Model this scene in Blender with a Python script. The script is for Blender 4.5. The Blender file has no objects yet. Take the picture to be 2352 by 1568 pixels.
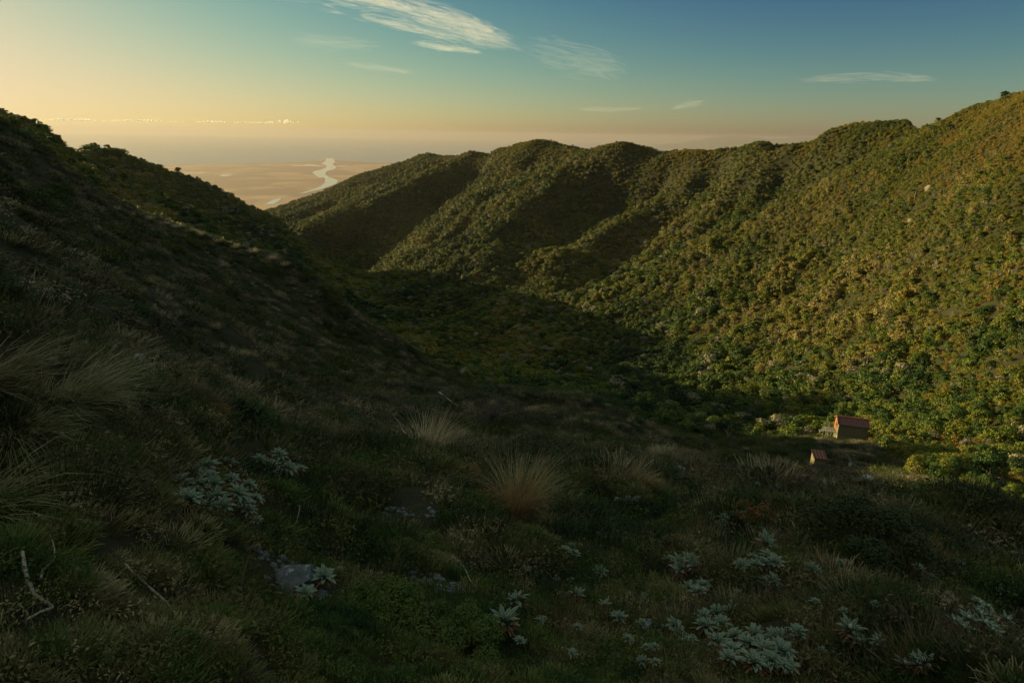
import bpy, bmesh, math, random
import numpy as np
from mathutils import Vector, Matrix
import time
T0 = time.time()
HAZE = 2.5e-5                     # per metre
R = math.radians
random.seed(7); rng = np.random.default_rng(7)
scene = bpy.context.scene
C = scene.collection

# ---------------------------------------------------------------- camera
SEA = -900.0                      # the eye is at z = 0, the sea 900 m below it
PITCH, ROLL = R(18.3), R(0.9)
FPX = 1437.0                      # focal length for a picture 2352 wide (22 mm on 36 mm)
cam_d = bpy.data.cameras.new("camera"); cam = bpy.data.objects.new("camera", cam_d); C.objects.link(cam)
cam_d.sensor_width = 36.0; cam_d.lens = 22.0
cam_d.clip_start = 0.05; cam_d.clip_end = 400000.0
CAMROT = Matrix.Rotation(math.pi/2 - PITCH, 3, 'X') @ Matrix.Rotation(ROLL, 3, 'Z')
cam.matrix_world = CAMROT.to_4x4()
scene.camera = cam

# ---------------------------------------------------------------- sky, sun, exposure
EXPO = 1.52; ZENITH_FILL = 4.0
SUN_AZ, SUN_EL = R(-61.5), R(10.3)
world = bpy.data.worlds.new("World"); scene.world = world; world.use_nodes = True
wn, wl = world.node_tree.nodes, world.node_tree.links
wn.clear()
sky = wn.new('ShaderNodeTexSky'); sky.sky_type = 'NISHITA'; sky.sun_disc = False
sky.sun_elevation = SUN_EL; sky.sun_rotation = SUN_AZ
sky.altitude = 900; sky.air_density = 1.0; sky.dust_density = 0.9; sky.ozone_density = 2.5
bg = wn.new('ShaderNodeBackground'); bg.inputs['Strength'].default_value = 0.05
wo = wn.new('ShaderNodeOutputWorld')
# the sky's colour as the camera's film renders it: deeper blue away from the sun, a soft roll-off near it
sep = wn.new('ShaderNodeSeparateColor'); com = wn.new('ShaderNodeCombineColor'); wl.new(sky.outputs[0], sep.inputs[0])
for ch, (gm, gain, roll) in enumerate(((2.32, 30.1, 1.0), (2.60, 46.8, 1.3), (1.45, 4.6, 1.5))):
    pw = wn.new('ShaderNodeMath'); pw.operation = 'POWER'; pw.inputs[1].default_value = gm
    ml = wn.new('ShaderNodeMath'); ml.operation = 'MULTIPLY'; ml.inputs[1].default_value = gain*.05**(gm-1)/2**EXPO
    kk = wn.new('ShaderNodeMath'); kk.operation = 'MULTIPLY_ADD'; kk.inputs[1].default_value = .05*2**EXPO*roll; kk.inputs[2].default_value = .97
    dv = wn.new('ShaderNodeMath'); dv.operation = 'DIVIDE'
    wl.new(sep.outputs[ch], pw.inputs[0]); wl.new(pw.outputs[0], ml.inputs[0]); wl.new(ml.outputs[0], kk.inputs[0])
    wl.new(ml.outputs[0], dv.inputs[0]); wl.new(kk.outputs[0], dv.inputs[1]); wl.new(dv.outputs[0], com.inputs[ch])
# unseen sky above the picture, brightened as added fill light for the shaded ground
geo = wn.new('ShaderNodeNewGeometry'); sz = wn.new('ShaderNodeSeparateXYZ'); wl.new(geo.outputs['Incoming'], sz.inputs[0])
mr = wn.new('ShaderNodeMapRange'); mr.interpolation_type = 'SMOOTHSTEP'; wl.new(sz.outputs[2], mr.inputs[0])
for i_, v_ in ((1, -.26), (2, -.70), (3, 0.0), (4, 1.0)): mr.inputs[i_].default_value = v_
mx_ = wn.new('ShaderNodeMix'); mx_.data_type = 'RGBA'; wl.new(mr.outputs[0], mx_.inputs[0]); wl.new(com.outputs[0], mx_.inputs[6]); mx_.inputs[7].default_value = (*[c*ZENITH_FILL for c in (.88, 1.0, .86)], 1)
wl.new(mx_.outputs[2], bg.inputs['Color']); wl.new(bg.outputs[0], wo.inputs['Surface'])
sun_d = bpy.data.lights.new("sun", 'SUN'); sun = bpy.data.objects.new("sun", sun_d); C.objects.link(sun)
sun_d.energy = 5.0; sun_d.angle = R(0.5); sun_d.color = (1.0, 0.79, 0.33)
SUNV = Vector((math.sin(SUN_AZ)*math.cos(SUN_EL), math.cos(SUN_AZ)*math.cos(SUN_EL), math.sin(SUN_EL)))
sun.rotation_euler = SUNV.to_track_quat('Z', 'Y').to_euler()
vs = scene.view_settings
vs.view_transform = 'Standard'; vs.look = 'None'; vs.exposure = EXPO; vs.gamma = 1.0; vs.use_curve_mapping = False
cy = scene.cycles
cy.max_bounces = 6; cy.diffuse_bounces = 3; cy.glossy_bounces = 3; cy.transmission_bounces = 3
cy.transparent_max_bounces = 12; cy.volume_bounces = 1
cy.use_denoising = True; cy.sample_clamp_indirect = 4.0

# ---------------------------------------------------------------- helpers: pixels, noise
def pix(px, py):
    """azimuth and tangent of the elevation of a point of the photograph (2352 wide)"""
    d = CAMROT @ Vector((px-1176.0, -(py-784.0), -FPX))
    return math.atan2(d.x, d.y), d.z/math.hypot(d.x, d.y)

def _hash(ix, iy, seed):
    h = (ix.astype(np.int64)*374761393 + iy.astype(np.int64)*668265263 + seed*982451653) & 0xffffffff
    h = ((h ^ (h >> 13))*1274126177) & 0xffffffff
    return ((h ^ (h >> 16)) & 0xffffff)/float(0xffffff)
def vnoise(x, y, seed=0):
    x0 = np.floor(x); y0 = np.floor(y); fx = x-x0; fy = y-y0
    u = fx*fx*fx*(fx*(fx*6-15)+10); v = fy*fy*fy*(fy*(fy*6-15)+10)
    a = _hash(x0, y0, seed); b = _hash(x0+1, y0, seed); c = _hash(x0, y0+1, seed); d = _hash(x0+1, y0+1, seed)
    return (a*(1-u)+b*u)*(1-v)+(c*(1-u)+d*u)*v*1.0 - 0.5
def fbm(x, y, octv=4, seed=0):
    s = 0; a = 1.0
    for i in range(octv):
        s = s + a*vnoise(x, y, seed+i*17); x = x*2.03+5.1; y = y*2.03-3.7; a *= 0.5
    return s
def sstep(a, b, x):
    t = np.clip((x-a)/(b-a), 0, 1); return t*t*(3-2*t)

# ---------------------------------------------------------------- the lie of the land
# (picture x, picture y, horizontal distance in metres) along crests, gullies and faces; also an unseen hump, added behind the left spur to cast shade
LAND = """
0 1568 1.5;400 1568 1.5;800 1568 1.6;1200 1568 1.8;1600 1568 2.2;2000 1568 2.5;2352 1568 2.6
0 1400 1.8;400 1400 2.0;800 1400 2.3;1200 1400 2.8;1600 1400 3.3;2000 1400 3.8;2352 1400 3.8
0 1250 2.0;250 1250 2.2;600 1290 3.0;950 1270 3.7;1250 1260 4.4;1600 1250 6;2000 1250 7;2352 1270 7
0 1130 2.3;250 1120 2.6;480 1130 3.4;650 1110 4.2;850 1130 4.7;1150 1180 5.6;1400 1130 9;1600 1130 14;1800 1130 22;2000 1135 28;2352 1200 13
0 760 3.6;150 790 4.0;330 880 4.4;430 915 4.8;530 955 5.2;700 992 6.5;850 1032 7.5;980 1055 8;1150 1070 10;1300 1070 14;1450 1065 20;1560 1068 28
0 950 2.8;200 1000 3.2;450 1030 4.0;700 1060 5
0 900 6;150 930 7;330 960 8;430 980 9;530 1010 10;700 1040 12;850 1070 13;980 1085 14;1150 1088 17;1300 1080 22
0 700 15;0 550 30;0 420 50;200 800 17;200 650 30;200 540 60;400 850 22;400 700 45;400 600 75;600 920 28;600 800 50;600 700 85;800 980 33;800 880 60;800 800 100;950 1010 38;950 900 80
-120 205 77;0 290 78;50 312 79;100 340 80;160 400 83;230 460 88;290 488 95;330 503 100;400 530 107;480 550 115;560 573 122;640 592 118;700 630 112;760 688 108;830 750 106;900 801 105;960 834 105
0 372 120;160 478 130;330 600 150;480 640 170;640 690 170;760 770 172;900 850 176
-100 236 385;0 254 390;60 280 390;130 325 390;190 360 390;246 387 390;274 405 390;352 442 395;450 490 405
20 326 200;60 338 212;110 362 225
190 347 560;215 339 550;270 344 550;320 367 555;380 394 585;430 404 610;470 427 640;520 454 665;560 482 680;600 493 680;640 505 675;680 542 640;740 592 560;800 627 540;850 657 520;900 692 455;960 724 420;1050 747 355
150 405 455;250 428 460;350 468 485
100 400 260;200 440 240;300 490 220;450 560 270;600 610 330;700 650 330;800 720 340;900 780 330;1000 830 280;1100 830 300
190 440 750;380 480 800;600 560 850;680 600 800;800 680 700
2352 1000 105;2100 1000 120;1900 965 150;1750 945 175;1600 905 210;1400 840 262;1200 797 300;1080 755 370;960 728 455;850 658 560;780 603 800;700 562 1050;640 508 1600
1100 900 130;1200 885 180;1300 875 200;1400 885 190;1500 930 155;1600 980 130;1700 1000 120;1800 1010 112;1900 1020 106
1150 890 72;1250 903 67;1390 920 63;1450 965 60;1500 1000 58;1550 1037 55
1300 935 90;1450 985 85;1550 1045 78
1100 960 50;1200 1000 45;1300 1020 43;1400 1030 43;1500 1048 46
1700 1080 45;1850 1098 70;1990 1122 45;1700 1060 62;1750 1035 90;1850 1035 94;1950 1014 103;2000 1018 104;2100 1070 88;2200 1110 72;2352 1160 55
2352 900 122;2352 800 140;2352 600 185;2352 400 240;2352 225 300;2500 200 280
2150 900 145;2150 750 185;2150 600 225;2150 450 280;2150 350 335;1900 900 175;1900 750 230;1900 600 295;1900 480 350
1700 850 225;1700 700 290;1700 580 350;1500 800 280;1500 700 330;1500 610 375;1300 770 300;1300 700 370
2280 243 325;2200 258 360;2130 285 400;2102 298 405;1982 375 400;1877 424 400;1711 490 400;1562 549 400;1403 619 400;1262 679 400;1185 711 365;1110 738 368
2300 290 430;2200 320 450;2300 320 560;2200 340 560;2130 320 580;2160 345 650;1982 410 470;1877 465 480;1711 535 480;1562 595 480;1403 660 470;1262 712 425;2100 335 460
1982 350 505;1877 400 515;1711 465 525;1562 525 520;1450 585 510
2130 285 470;2080 273 520;2030 281 525;1990 287 530;1900 299 545;1820 321 560;1745 323 590;1700 337 610;1600 346 650;1500 350 700;1470 331 700;1430 323 700;1390 331 720;1370 340 750;1310 335 800;1260 323 845;1220 321 850;1180 331 880;1130 345 930;1080 344 1000;1020 358 1120;985 350 1200;950 357 1220;880 386 1260;820 402 1300;760 437 1350;700 468 1400;660 488 1450;630 500 1500
2080 330 680;1900 360 720;1745 390 780;1600 400 860;1430 400 950;1260 400 1150;1080 420 1350;985 430 1550;880 460 1650;760 500 1750;630 520 2200
1333 359 690;1245 436 640;1192 486 600;1150 525 570;1104 563 540;1030 640 490;990 690 455
1210 328 850;1174 363 820;1087 433 740;1034 503 670;946 567 610;886 619 560
1235 381 790;1150 440 712;1070 520 640;985 590 580;935 640 546
1087 346 1000;981 398 930;876 450 880;770 490 850;700 525 830
1105 405 930;1020 465 900;981 510 850;920 558 775;876 606 690;840 640 645
900 405 1180;800 440 1130;700 490 1100;650 515 1050
1500 392 655;1500 440 640;1390 503 640;1290 573 580;1170 650 500
1540 352 665;1580 400 615;1470 470 590;1400 510 560;1290 590 510;1180 680 435
1620 440 605;1560 510 565;1480 570 525
1700 380 560;1650 450 530;1600 500 505
1820 370 575;1790 430 540;1900 350 530;1950 340 515
"""
SKYL = [l for l in LAND.splitlines() if l.startswith('2130 285 470')][0] + ';2280 243 325;2352 225 300;2500 200 280'
SKYP = sorted((pix(*map(float, t.split()[:2]))[0], math.log(float(t.split()[2]))) for t in SKYL.split(';'))
SKY_AZ = np.array([p[0] for p in SKYP]); SKY_LR = np.array([p[1] for p in SKYP])
ctrl = []
for line in LAND.strip().splitlines():
    for t in line.split(';'):
        a, b, r = map(float, t.split()); az, T = pix(a, b); ctrl.append((az, math.log(r), T))
for t in SKYL.split(';')[:-3]:          # the crest falls away behind
    a, b, r = map(float, t.split())
    if a < 2125: az, T = pix(a, b+20); ctrl.append((az, math.log(r*1.13), T))
# the ground underfoot, and the hillsides beyond both edges of the picture and behind the camera
for d in range(-180, 181, 15):
    dn = 0.10*math.cos(R(d-40))
    for r in (0.7, 1.0): ctrl.append((R(d), math.log(r), -1.62/r - dn - 0.02))
SIDE = {  # azimuth: (distance, tangent of elevation)...
 -55: [(2,-.75),(4,-.28),(10,-.08),(25,.05),(60,.17),(95,.235),(150,.05),(300,-.01),(500,-.03),(1000,-.2),(2000,-.24)],
 -75: [(2,-.7),(4,-.2),(10,.02),(25,.14),(60,.24),(110,.28),(200,.2),(400,.1),(1000,-.15),(2000,-.22)],
 -110:[(2,-.65),(4,-.1),(10,.12),(30,.25),(100,.32),(250,.25),(600,.1),(1500,-.1)],
 -180:[(2,-.6),(4,-.05),(10,.18),(30,.3),(100,.34),(250,.3),(600,.15),(1500,-.1)],
 180: [(2,-.6),(4,-.05),(10,.18),(30,.3),(100,.34),(250,.3),(600,.15),(1500,-.1)],
 120: [(2,-.85),(4,-.5),(10,-.3),(30,-.2),(100,.0),(250,.2),(600,.1),(1500,-.1)],
 75:  [(2,-1.0),(4,-.75),(10,-.6),(30,-.5),(60,-.45),(100,-.3),(200,.02),(300,.12),(500,.05),(1500,-.1)],
 52:  [(2,-1.05),(4,-.85),(10,-.7),(30,-.58),(60,-.52),(100,-.38),(200,-.08),(280,.055),(500,.0),(1500,-.15)],
}
for a, L in SIDE.items():
    for r, T in L: ctrl.append((R(a), math.log(r), T))
for a in (-60,-40,-28,-20,-10,0,20,45,70):
    ctrl.append((R(a), math.log(3000), -700/3000.)); ctrl.append((R(a), math.log(4200), -930/4200.))
for a in (-110, -180, 180, 120): ctrl.append((R(a), math.log(4200), -.08))
ctrl = np.array(ctrl)
P = ctrl[:, :2]
D = np.sqrt(((P[:, None]-P[None])**2).sum(-1) + 1e-5)
n = len(P); A = np.zeros((n+3, n+3)); A[:n, :n] = D - 0.0008*np.eye(n)
A[:n, n] = 1; A[:n, n+1:] = P; A[n:, :n] = A[:n, n:].T
W = np.linalg.solve(A, np.concatenate([ctrl[:, 2], np.zeros(3)]))
def base_T(az, lr):
    out = np.empty(az.shape)
    for i in range(0, az.size, 60000):
        q = np.stack([az.flat[i:i+60000], lr.flat[i:i+60000]], 1).astype(np.float32)
        d = np.sqrt((q[:, :1]-P[:, 0].astype(np.float32))**2 + (q[:, 1:]-P[:, 1].astype(np.float32))**2 + 1e-5)
        out.flat[i:i+60000] = d@W[:n].astype(np.float32) + W[n] + q@W[n+1:].astype(np.float32)
    return out
def height(az, lr):
    r = np.exp(lr); z = base_T(az, lr)*r
    x = r*np.sin(az); y = r*np.cos(az)
    lam = 0.22; k = 0
    while lam < 60:
        q = lam/r                      # keep only hummocks of a size that suits the distance
        w = sstep(0.012, 0.03, q)*(1-sstep(0.16, 0.34, q))
        amp = 0.20*lam if lam < 3 else (0.062*lam if lam < 12 else 0.035*lam)
        if w.max() > 0: z = z + w*amp*2*vnoise(x/lam+k*3.3, y/lam-k*7.1, 40+k)
        lam *= 1.9; k += 1
    z = z - 2.0*sstep(200, 350, r)*(1-sstep(1500, 2500, r))       # room for the trees
    # gullies and ribs running down to the creek on the far side of the valley
    ux, uy = -0.60, -0.80
    al = x*ux+y*uy; ac = -x*uy+y*ux
    ac = ac + 26*fbm(x/150, y/150, 2, 5)
    m = sstep(130, 300, r)*sstep(R(-22), R(-6), az)*(1-0.4*sstep(900, 1300, r))*(1-sstep(R(44), R(60), az))
    m = m*sstep(0.0, .10, np.abs(lr-np.interp(az, SKY_AZ, SKY_LR)))
    for lam, am in ((58, 4.2), (27, 2.8), (12, 1.2)):
        q = ac/lam; e = np.abs(vnoise(q, al/(lam*4.5), 71+int(lam)))*2
        z = z + m*am*(1+.5*sstep(430, 560, r)*(lam > 20))*(0.5-e*1.9)
    return z
# ---------------------------------------------------------------- terrain mesh (finer where the camera looks)
def build_grid(azs, lrs):
    AZ, LR = np.meshgrid(azs, lrs)
    Z = height(AZ, LR); Rr = np.exp(LR)
    return AZ, LR, np.stack([Rr*np.sin(AZ), Rr*np.cos(AZ), Z], -1)
azs = np.concatenate([np.linspace(-180, -62, 90, endpoint=False), np.linspace(-62, -46, 60, endpoint=False),
                      np.linspace(-46, 44, 640, endpoint=False), np.linspace(44, 60, 50, endpoint=False), np.linspace(60, 180, 80)])*math.pi/180
lrs = np.concatenate([np.linspace(math.log(0.35), math.log(1800), 1000, endpoint=False), np.linspace(math.log(1800), math.log(4200), 50)])
AZ, LR, XYZ = build_grid(azs, lrs)
nr, nc = AZ.shape
def mesh_from(name, verts, faces, smooth=False):
    """verts (n,3) array, faces (m,k) array of one face size"""
    m = bpy.data.meshes.new(name)
    v = np.asarray(verts, np.float32); f = np.asarray(faces, np.int32)
    m.vertices.add(len(v)); m.vertices.foreach_set('co', v.ravel())
    m.loops.add(f.size); m.loops.foreach_set('vertex_index', f.ravel())
    m.polygons.add(len(f)); m.polygons.foreach_set('loop_start', np.arange(len(f), dtype=np.int32)*f.shape[1])
    m.update(calc_edges=True)
    if smooth: m.polygons.foreach_set('use_smooth', np.ones(len(f), bool))
    return m
def grid_faces(nr, nc):
    i = np.arange(nr*nc).reshape(nr, nc)
    return np.stack([i[:-1, :-1], i[:-1, 1:], i[1:, 1:], i[1:, :-1]], -1).reshape(-1, 4)
# ---------------------------------------------------------------- materials
class NT:
    def __init__(s, name):
        s.m = bpy.data.materials.new(name); s.m.use_nodes = True; s.t = s.m.node_tree; s.t.nodes.clear()
        s.out = s.n('ShaderNodeOutputMaterial')
    def n(s, kind, **kw):
        nd = s.t.nodes.new(kind)
        for k, v in kw.items():
            if k.startswith('i_'): nd.inputs[k[2:].replace('_', ' ')].default_value = v
            else: setattr(nd, k, v)
        return nd
    def l(s, a, b): s.t.links.new(a, b)
    def noise(s, vec, scale, detail=3, rough=.55, dist=0.0):
        nd = s.n('ShaderNodeTexNoise'); nd.inputs['Scale'].default_value = scale; nd.inputs['Detail'].default_value = detail
        nd.inputs['Roughness'].default_value = rough; nd.inputs['Distortion'].default_value = dist
        if vec is not None: s.l(vec, nd.inputs['Vector'])
        return nd.outputs['Fac']
    def ramp(s, fac, stops):
        nd = s.n('ShaderNodeValToRGB'); e = nd.color_ramp.elements
        while len(e) < len(stops): e.new(0.5)
        for el, (p, c) in zip(e, stops): el.position = p; el.color = (*c, 1) if len(c) == 3 else c
        s.l(fac, nd.inputs[0]); return nd.outputs[0]
    def math(s, op, a, b=None, clamp=False):
        nd = s.n('ShaderNodeMath', operation=op, use_clamp=clamp)
        for i, v in enumerate((a, b)):
            if v is None: continue
            if isinstance(v, (int, float)): nd.inputs[i].default_value = v
            else: s.l(v, nd.inputs[i])
        return nd.outputs[0]
    def mix(s, fac, a, b, blend='MIX'):
        nd = s.n('ShaderNodeMix', data_type='RGBA', blend_type=blend)
        for sock, v in ((nd.inputs[0], fac), (nd.inputs[6], a), (nd.inputs[7], b)):
            if isinstance(v, (int, float)): sock.default_value = v
            elif isinstance(v, tuple): sock.default_value = (*v, 1)
            else: s.l(v, sock)
        return nd.outputs[2]
    def bsdf(s, col, rough=.8, spec=.25, bump=None, bstr=.5, bdist=.05, transl=0.0):
        p = s.n('ShaderNodeBsdfPrincipled'); p.inputs['Roughness'].default_value = rough
        p.inputs['Specular IOR Level'].default_value = spec
        if isinstance(col, tuple): p.inputs['Base Color'].default_value = (*col, 1)
        else: s.l(col, p.inputs['Base Color'])
        if bump is not None:
            b = s.n('ShaderNodeBump'); b.inputs['Strength'].default_value = bstr; b.inputs['Distance'].default_value = bdist
            s.l(bump, b.inputs['Height']); s.l(b.outputs[0], p.inputs['Normal'])
        o = p.outputs[0]
        if transl:
            t = s.n('ShaderNodeBsdfTranslucent')
            if isinstance(col, tuple): t.inputs[0].default_value = (*col, 1)
            else: s.l(col, t.inputs[0])
            mx = s.n('ShaderNodeMixShader'); mx.inputs[0].default_value = transl
            s.l(o, mx.inputs[1]); s.l(t.outputs[0], mx.inputs[2]); o = mx.outputs[0]
        s.l(o, s.out.inputs[0]); s.p = p
        return s.m

def foliage_mat(name, stops, patch=0.02, leafscale=3.0, transl=.2, rough=.6, altitude=None, drift=2.6):
    """plant colour: drifts over the hillside in patches, differs from plant to plant and from spray to spray"""
    s = NT(name)
    oi = s.n('ShaderNodeObjectInfo'); tc = s.n('ShaderNodeTexCoord')
    a = s.noise(oi.outputs['Location'], patch, 3, .6)
    b = oi.outputs['Random']
    c = s.noise(tc.outputs['Object'], leafscale, 2)
    f = s.math('ADD', s.math('MULTIPLY', s.math('SUBTRACT', a, .5), drift), s.math('MULTIPLY', s.math('SUBTRACT', b, .5), .7))
    f = s.math('ADD', f, s.math('MULTIPLY', s.math('SUBTRACT', c, .5), .5))
    if altitude:
        z0, z1, amt = altitude
        sx = s.n('ShaderNodeSeparateXYZ'); s.l(oi.outputs['Location'], sx.inputs[0])
        mr = s.n('ShaderNodeMapRange'); s.l(sx.outputs[2], mr.inputs[0]); mr.inputs[1].default_value = z0; mr.inputs[2].default_value = z1
        f = s.math('ADD', f, s.math('MULTIPLY', mr.outputs[0], amt))
    f = s.math('ADD', f, .5, True)
    return s.bsdf(s.ramp(f, stops), rough, .2, transl=transl)
def plain_mat(name, c1, c2, scale=8, rough=.8, spec=.3, bump=0.0, detail=4, transl=0.0):
    s = NT(name); tc = s.n('ShaderNodeTexCoord')
    f = s.noise(tc.outputs['Object'], scale, detail, .6)
    return s.bsdf(s.ramp(f, [(.3, c1), (.7, c2)]), rough, spec, f if bump else None, bump, .03, transl)

M = {}
M['canopy'] = foliage_mat('canopy leaves', [(0, (.008, .025, .004)), (.3, (.025, .052, .005)), (.55, (.064, .086, .007)), (.75, (.102, .108, .009)), (.9, (.132, .096, .014)), (1, (.165, .135, .045))], .012, 1.6, .14, .6, (-70, 10, .25))
M['greyleaf'] = foliage_mat('grey leaves', [(0, (.07, .075, .045)), (.5, (.13, .12, .08)), (1, (.20, .17, .12))], .03, 2, .15)
M['scrub'] = foliage_mat('scrub leaves', [(0, (.030, .048, .007)), (.35, (.074, .084, .010)), (.65, (.122, .104, .013)), (1, (.165, .108, .024))], .02, 2.5, .25)
M['bark'] = plain_mat('grey bark', (.16, .14, .11), (.30, .27, .22), 6, .9)
M['moss'] = foliage_mat('moss', [(0, (.012, .030, .007)), (.3, (.034, .066, .012)), (.52, (.066, .092, .018)), (.75, (.088, .078, .026)), (1, (.20, .17, .085))], 1.1, 9, .2, .8)
M['heath'] = foliage_mat('heath', [(0, (.007, .018, .006)), (.32, (.024, .040, .011)), (.5, (.046, .048, .018)), (.68, (.080, .058, .030)), (1, (.20, .165, .095))], .35, 6, .15, .8)
M['strawmix'] = foliage_mat('straw', [(0, (.06, .075, .024)), (.4, (.13, .125, .052)), (.7, (.21, .17, .085)), (1, (.30, .24, .14))], .15, 3, .3, .7)
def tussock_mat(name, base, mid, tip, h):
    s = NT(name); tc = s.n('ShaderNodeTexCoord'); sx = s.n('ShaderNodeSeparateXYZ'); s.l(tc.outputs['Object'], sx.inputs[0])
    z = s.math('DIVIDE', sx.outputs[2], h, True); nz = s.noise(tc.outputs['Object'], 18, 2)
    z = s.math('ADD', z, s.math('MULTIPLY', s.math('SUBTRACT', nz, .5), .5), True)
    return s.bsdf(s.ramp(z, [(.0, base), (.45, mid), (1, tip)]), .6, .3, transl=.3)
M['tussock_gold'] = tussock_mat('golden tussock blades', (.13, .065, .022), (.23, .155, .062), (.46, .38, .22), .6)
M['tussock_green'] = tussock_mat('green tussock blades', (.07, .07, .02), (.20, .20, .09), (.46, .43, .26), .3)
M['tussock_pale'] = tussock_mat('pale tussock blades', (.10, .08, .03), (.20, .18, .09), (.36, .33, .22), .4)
M['rust'] = foliage_mat('rusty heath', [(0, (.09, .038, .012)), (.5, (.13, .065, .016)), (1, (.14, .11, .03))], .3, 6, .2)
M['shrub'] = foliage_mat('dark shrub leaves', [(0, (.018, .030, .006)), (.5, (.036, .052, .009)), (1, (.062, .070, .014))], .5, 7, .2)
s = NT('daisy leaf'); tc = s.n('ShaderNodeTexCoord'); at = s.n('ShaderNodeAttribute', attribute_name='edge')
nz = s.noise(tc.outputs['Object'], 14, 2)
col = s.mix(at.outputs['Fac'], s.ramp(nz, [(.3, (.045, .085, .048)), (.7, (.09, .135, .08))]), (.33, .38, .31))
M['daisy'] = s.bsdf(col, .65, .3, transl=.1)
s = NT('dead daisy leaf'); M['daisy_dead'] = s.bsdf((.10, .055, .028), .9, .1)
M['daisy_bud'] = plain_mat('daisy bud', (.30, .31, .22), (.4, .4, .31), 20)
# weathered stone with pale lichen
def stone(name, c1, c2, lich, amt):
    s = NT(name); tc = s.n('ShaderNodeTexCoord')
    a = s.noise(tc.outputs['Generated'], 3.2, 10, .7); b = s.noise(tc.outputs['Generated'], 4.5, 8, .75, .4)
    c = s.ramp(a, [(.3, c1), (.7, c2)])
    c = s.mix(s.ramp(b, [(amt, (0, 0, 0)), (amt+.07, (1, 1, 1))]), c, lich)
    return s.bsdf(c, .9, .2, a, 1.0, .05)
M['rock'] = stone('lichen rock', (.045, .05, .055), (.12, .135, .145), (.28, .32, .33), .55)
M['pale_rock'] = stone('pale boulder', (.16, .17, .17), (.27, .28, .27), (.36, .37, .35), .6)
M['outcrop'] = stone('outcrop stone', (.09, .085, .07), (.17, .16, .13), (.22, .21, .18), .6)
M['gravel'] = stone('lichen gravel', (.08, .10, .115), (.18, .22, .24), (.32, .38, .40), .52)
M['twig'] = plain_mat('bleached twig', (.14, .13, .10), (.30, .28, .22), 12, .8)
M['deadwood'] = plain_mat('dark twig', (.07, .055, .04), (.16, .13, .10), 12, .9)
# ground under the plants
s = NT('hill soil'); tc = s.n('ShaderNodeTexCoord'); O = tc.outputs['Object']
a = s.noise(O, .03, 5, .6); b = s.noise(O, 1.2, 6, .7); c = s.noise(O, 14, 5, .7)
col = s.ramp(a, [(.3, (.010, .016, .006)), (.5, (.017, .019, .008)), (.7, (.026, .023, .011))])
col = s.mix(s.ramp(b, [(.42, (0, 0, 0)), (.62, (1, 1, 1))]), col, (.026, .026, .014))
col = s.mix(.5, col, s.ramp(c, [(.3, (.008, .008, .005)), (.7, (.034, .034, .017))]))
M['ground'] = s.bsdf(col, .95, .1, c, .8, .04)

# ---------------------------------------------------------------- object helpers
def tag(o, label=None, cat=None, group=None, kind=None):
    if label: o['label'] = label
    if cat: o['category'] = cat
    if group: o['group'] = group
    if kind: o['kind'] = kind
    return o
def link(name, mesh, mats=None, parent=None, loc=None, rz=None):
    if mats is not None:
        for mt in (mats if isinstance(mats, (list, tuple)) else [mats]): mesh.materials.append(mt)
    o = bpy.data.objects.new(name, mesh); C.objects.link(o)
    if parent: o.parent = parent
    if loc is not None: o.location = loc
    if rz is not None: o.rotation_euler = (0, 0, rz)
    return o
def empty(name, loc, rot=(0, 0, 0), scale=1.0):
    o = bpy.data.objects.new(name, None); C.objects.link(o); o.location = loc; o.rotation_euler = rot
    o.scale = (scale,)*3; o.empty_display_size = .2
    return o

class Tri:
    """collects quads with their own corners"""
    def __init__(s): s.v = []; s.f = []; s.n = 0; s.e = []
    def quads(s, q, edge=None):          # q: (m,4,3)
        m = len(q); s.v.append(q.reshape(-1, 3)); s.f.append(np.arange(4*m).reshape(m, 4)+s.n); s.n += 4*m
        s.e.append(np.zeros(4*m) if edge is None else edge.reshape(-1))
    def grid(s, v, f, e=None):
        v = np.asarray(v, float).reshape(-1, 3); s.v.append(v); s.f.append(np.asarray(f)+s.n); s.n += len(v)
        s.e.append(np.zeros(len(v)) if e is None else np.asarray(e, float))
    def mesh(s, name, smooth=False, edge=False):
        m = mesh_from(name, np.concatenate(s.v), np.concatenate(s.f), smooth)
        if edge:
            a = m.attributes.new('edge', 'FLOAT', 'POINT'); a.data.foreach_set('value', np.concatenate(s.e).astype(np.float32))
        return m
def unit(v): return v/np.maximum(np.linalg.norm(v, axis=-1, keepdims=True), 1e-9)
def leaf_quads(c, nrm, size, rg, aspect=.75):
    """flat leaf sprays at the points c facing roughly nrm"""
    m = len(c); nrm = unit(nrm)
    a = unit(np.cross(nrm, rg.normal(size=(m, 3)))); b = np.cross(nrm, a)
    sz = size*rg.uniform(.6, 1.35, (m, 1)); a = a*sz; b = b*sz*aspect
    sk = rg.uniform(-.35, .35, (m, 1))
    return np.stack([c-a, c-b*(.8+sk)-a*sk, c+a, c+b*(.8-sk)+nrm*sz*.2], 1)
def tube(t, pts, rad, k=5):
    pts = np.asarray(pts, float); d = unit(np.gradient(pts, axis=0)); u = unit(np.cross(d, [0.31, .2, .93])); w = np.cross(d, u)
    an = np.linspace(0, 2*np.pi, k, endpoint=False); rad = np.asarray(rad, float)[:, None, None]
    ring = pts[:, None] + rad*(np.cos(an)[None, :, None]*u[:, None]+np.sin(an)[None, :, None]*w[:, None])
    i = np.arange(len(pts)*k).reshape(len(pts), k); j = np.roll(i, -1, 1)
    t.grid(ring, np.stack([i[:-1], j[:-1], j[1:], i[1:]], -1).reshape(-1, 4))
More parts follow.
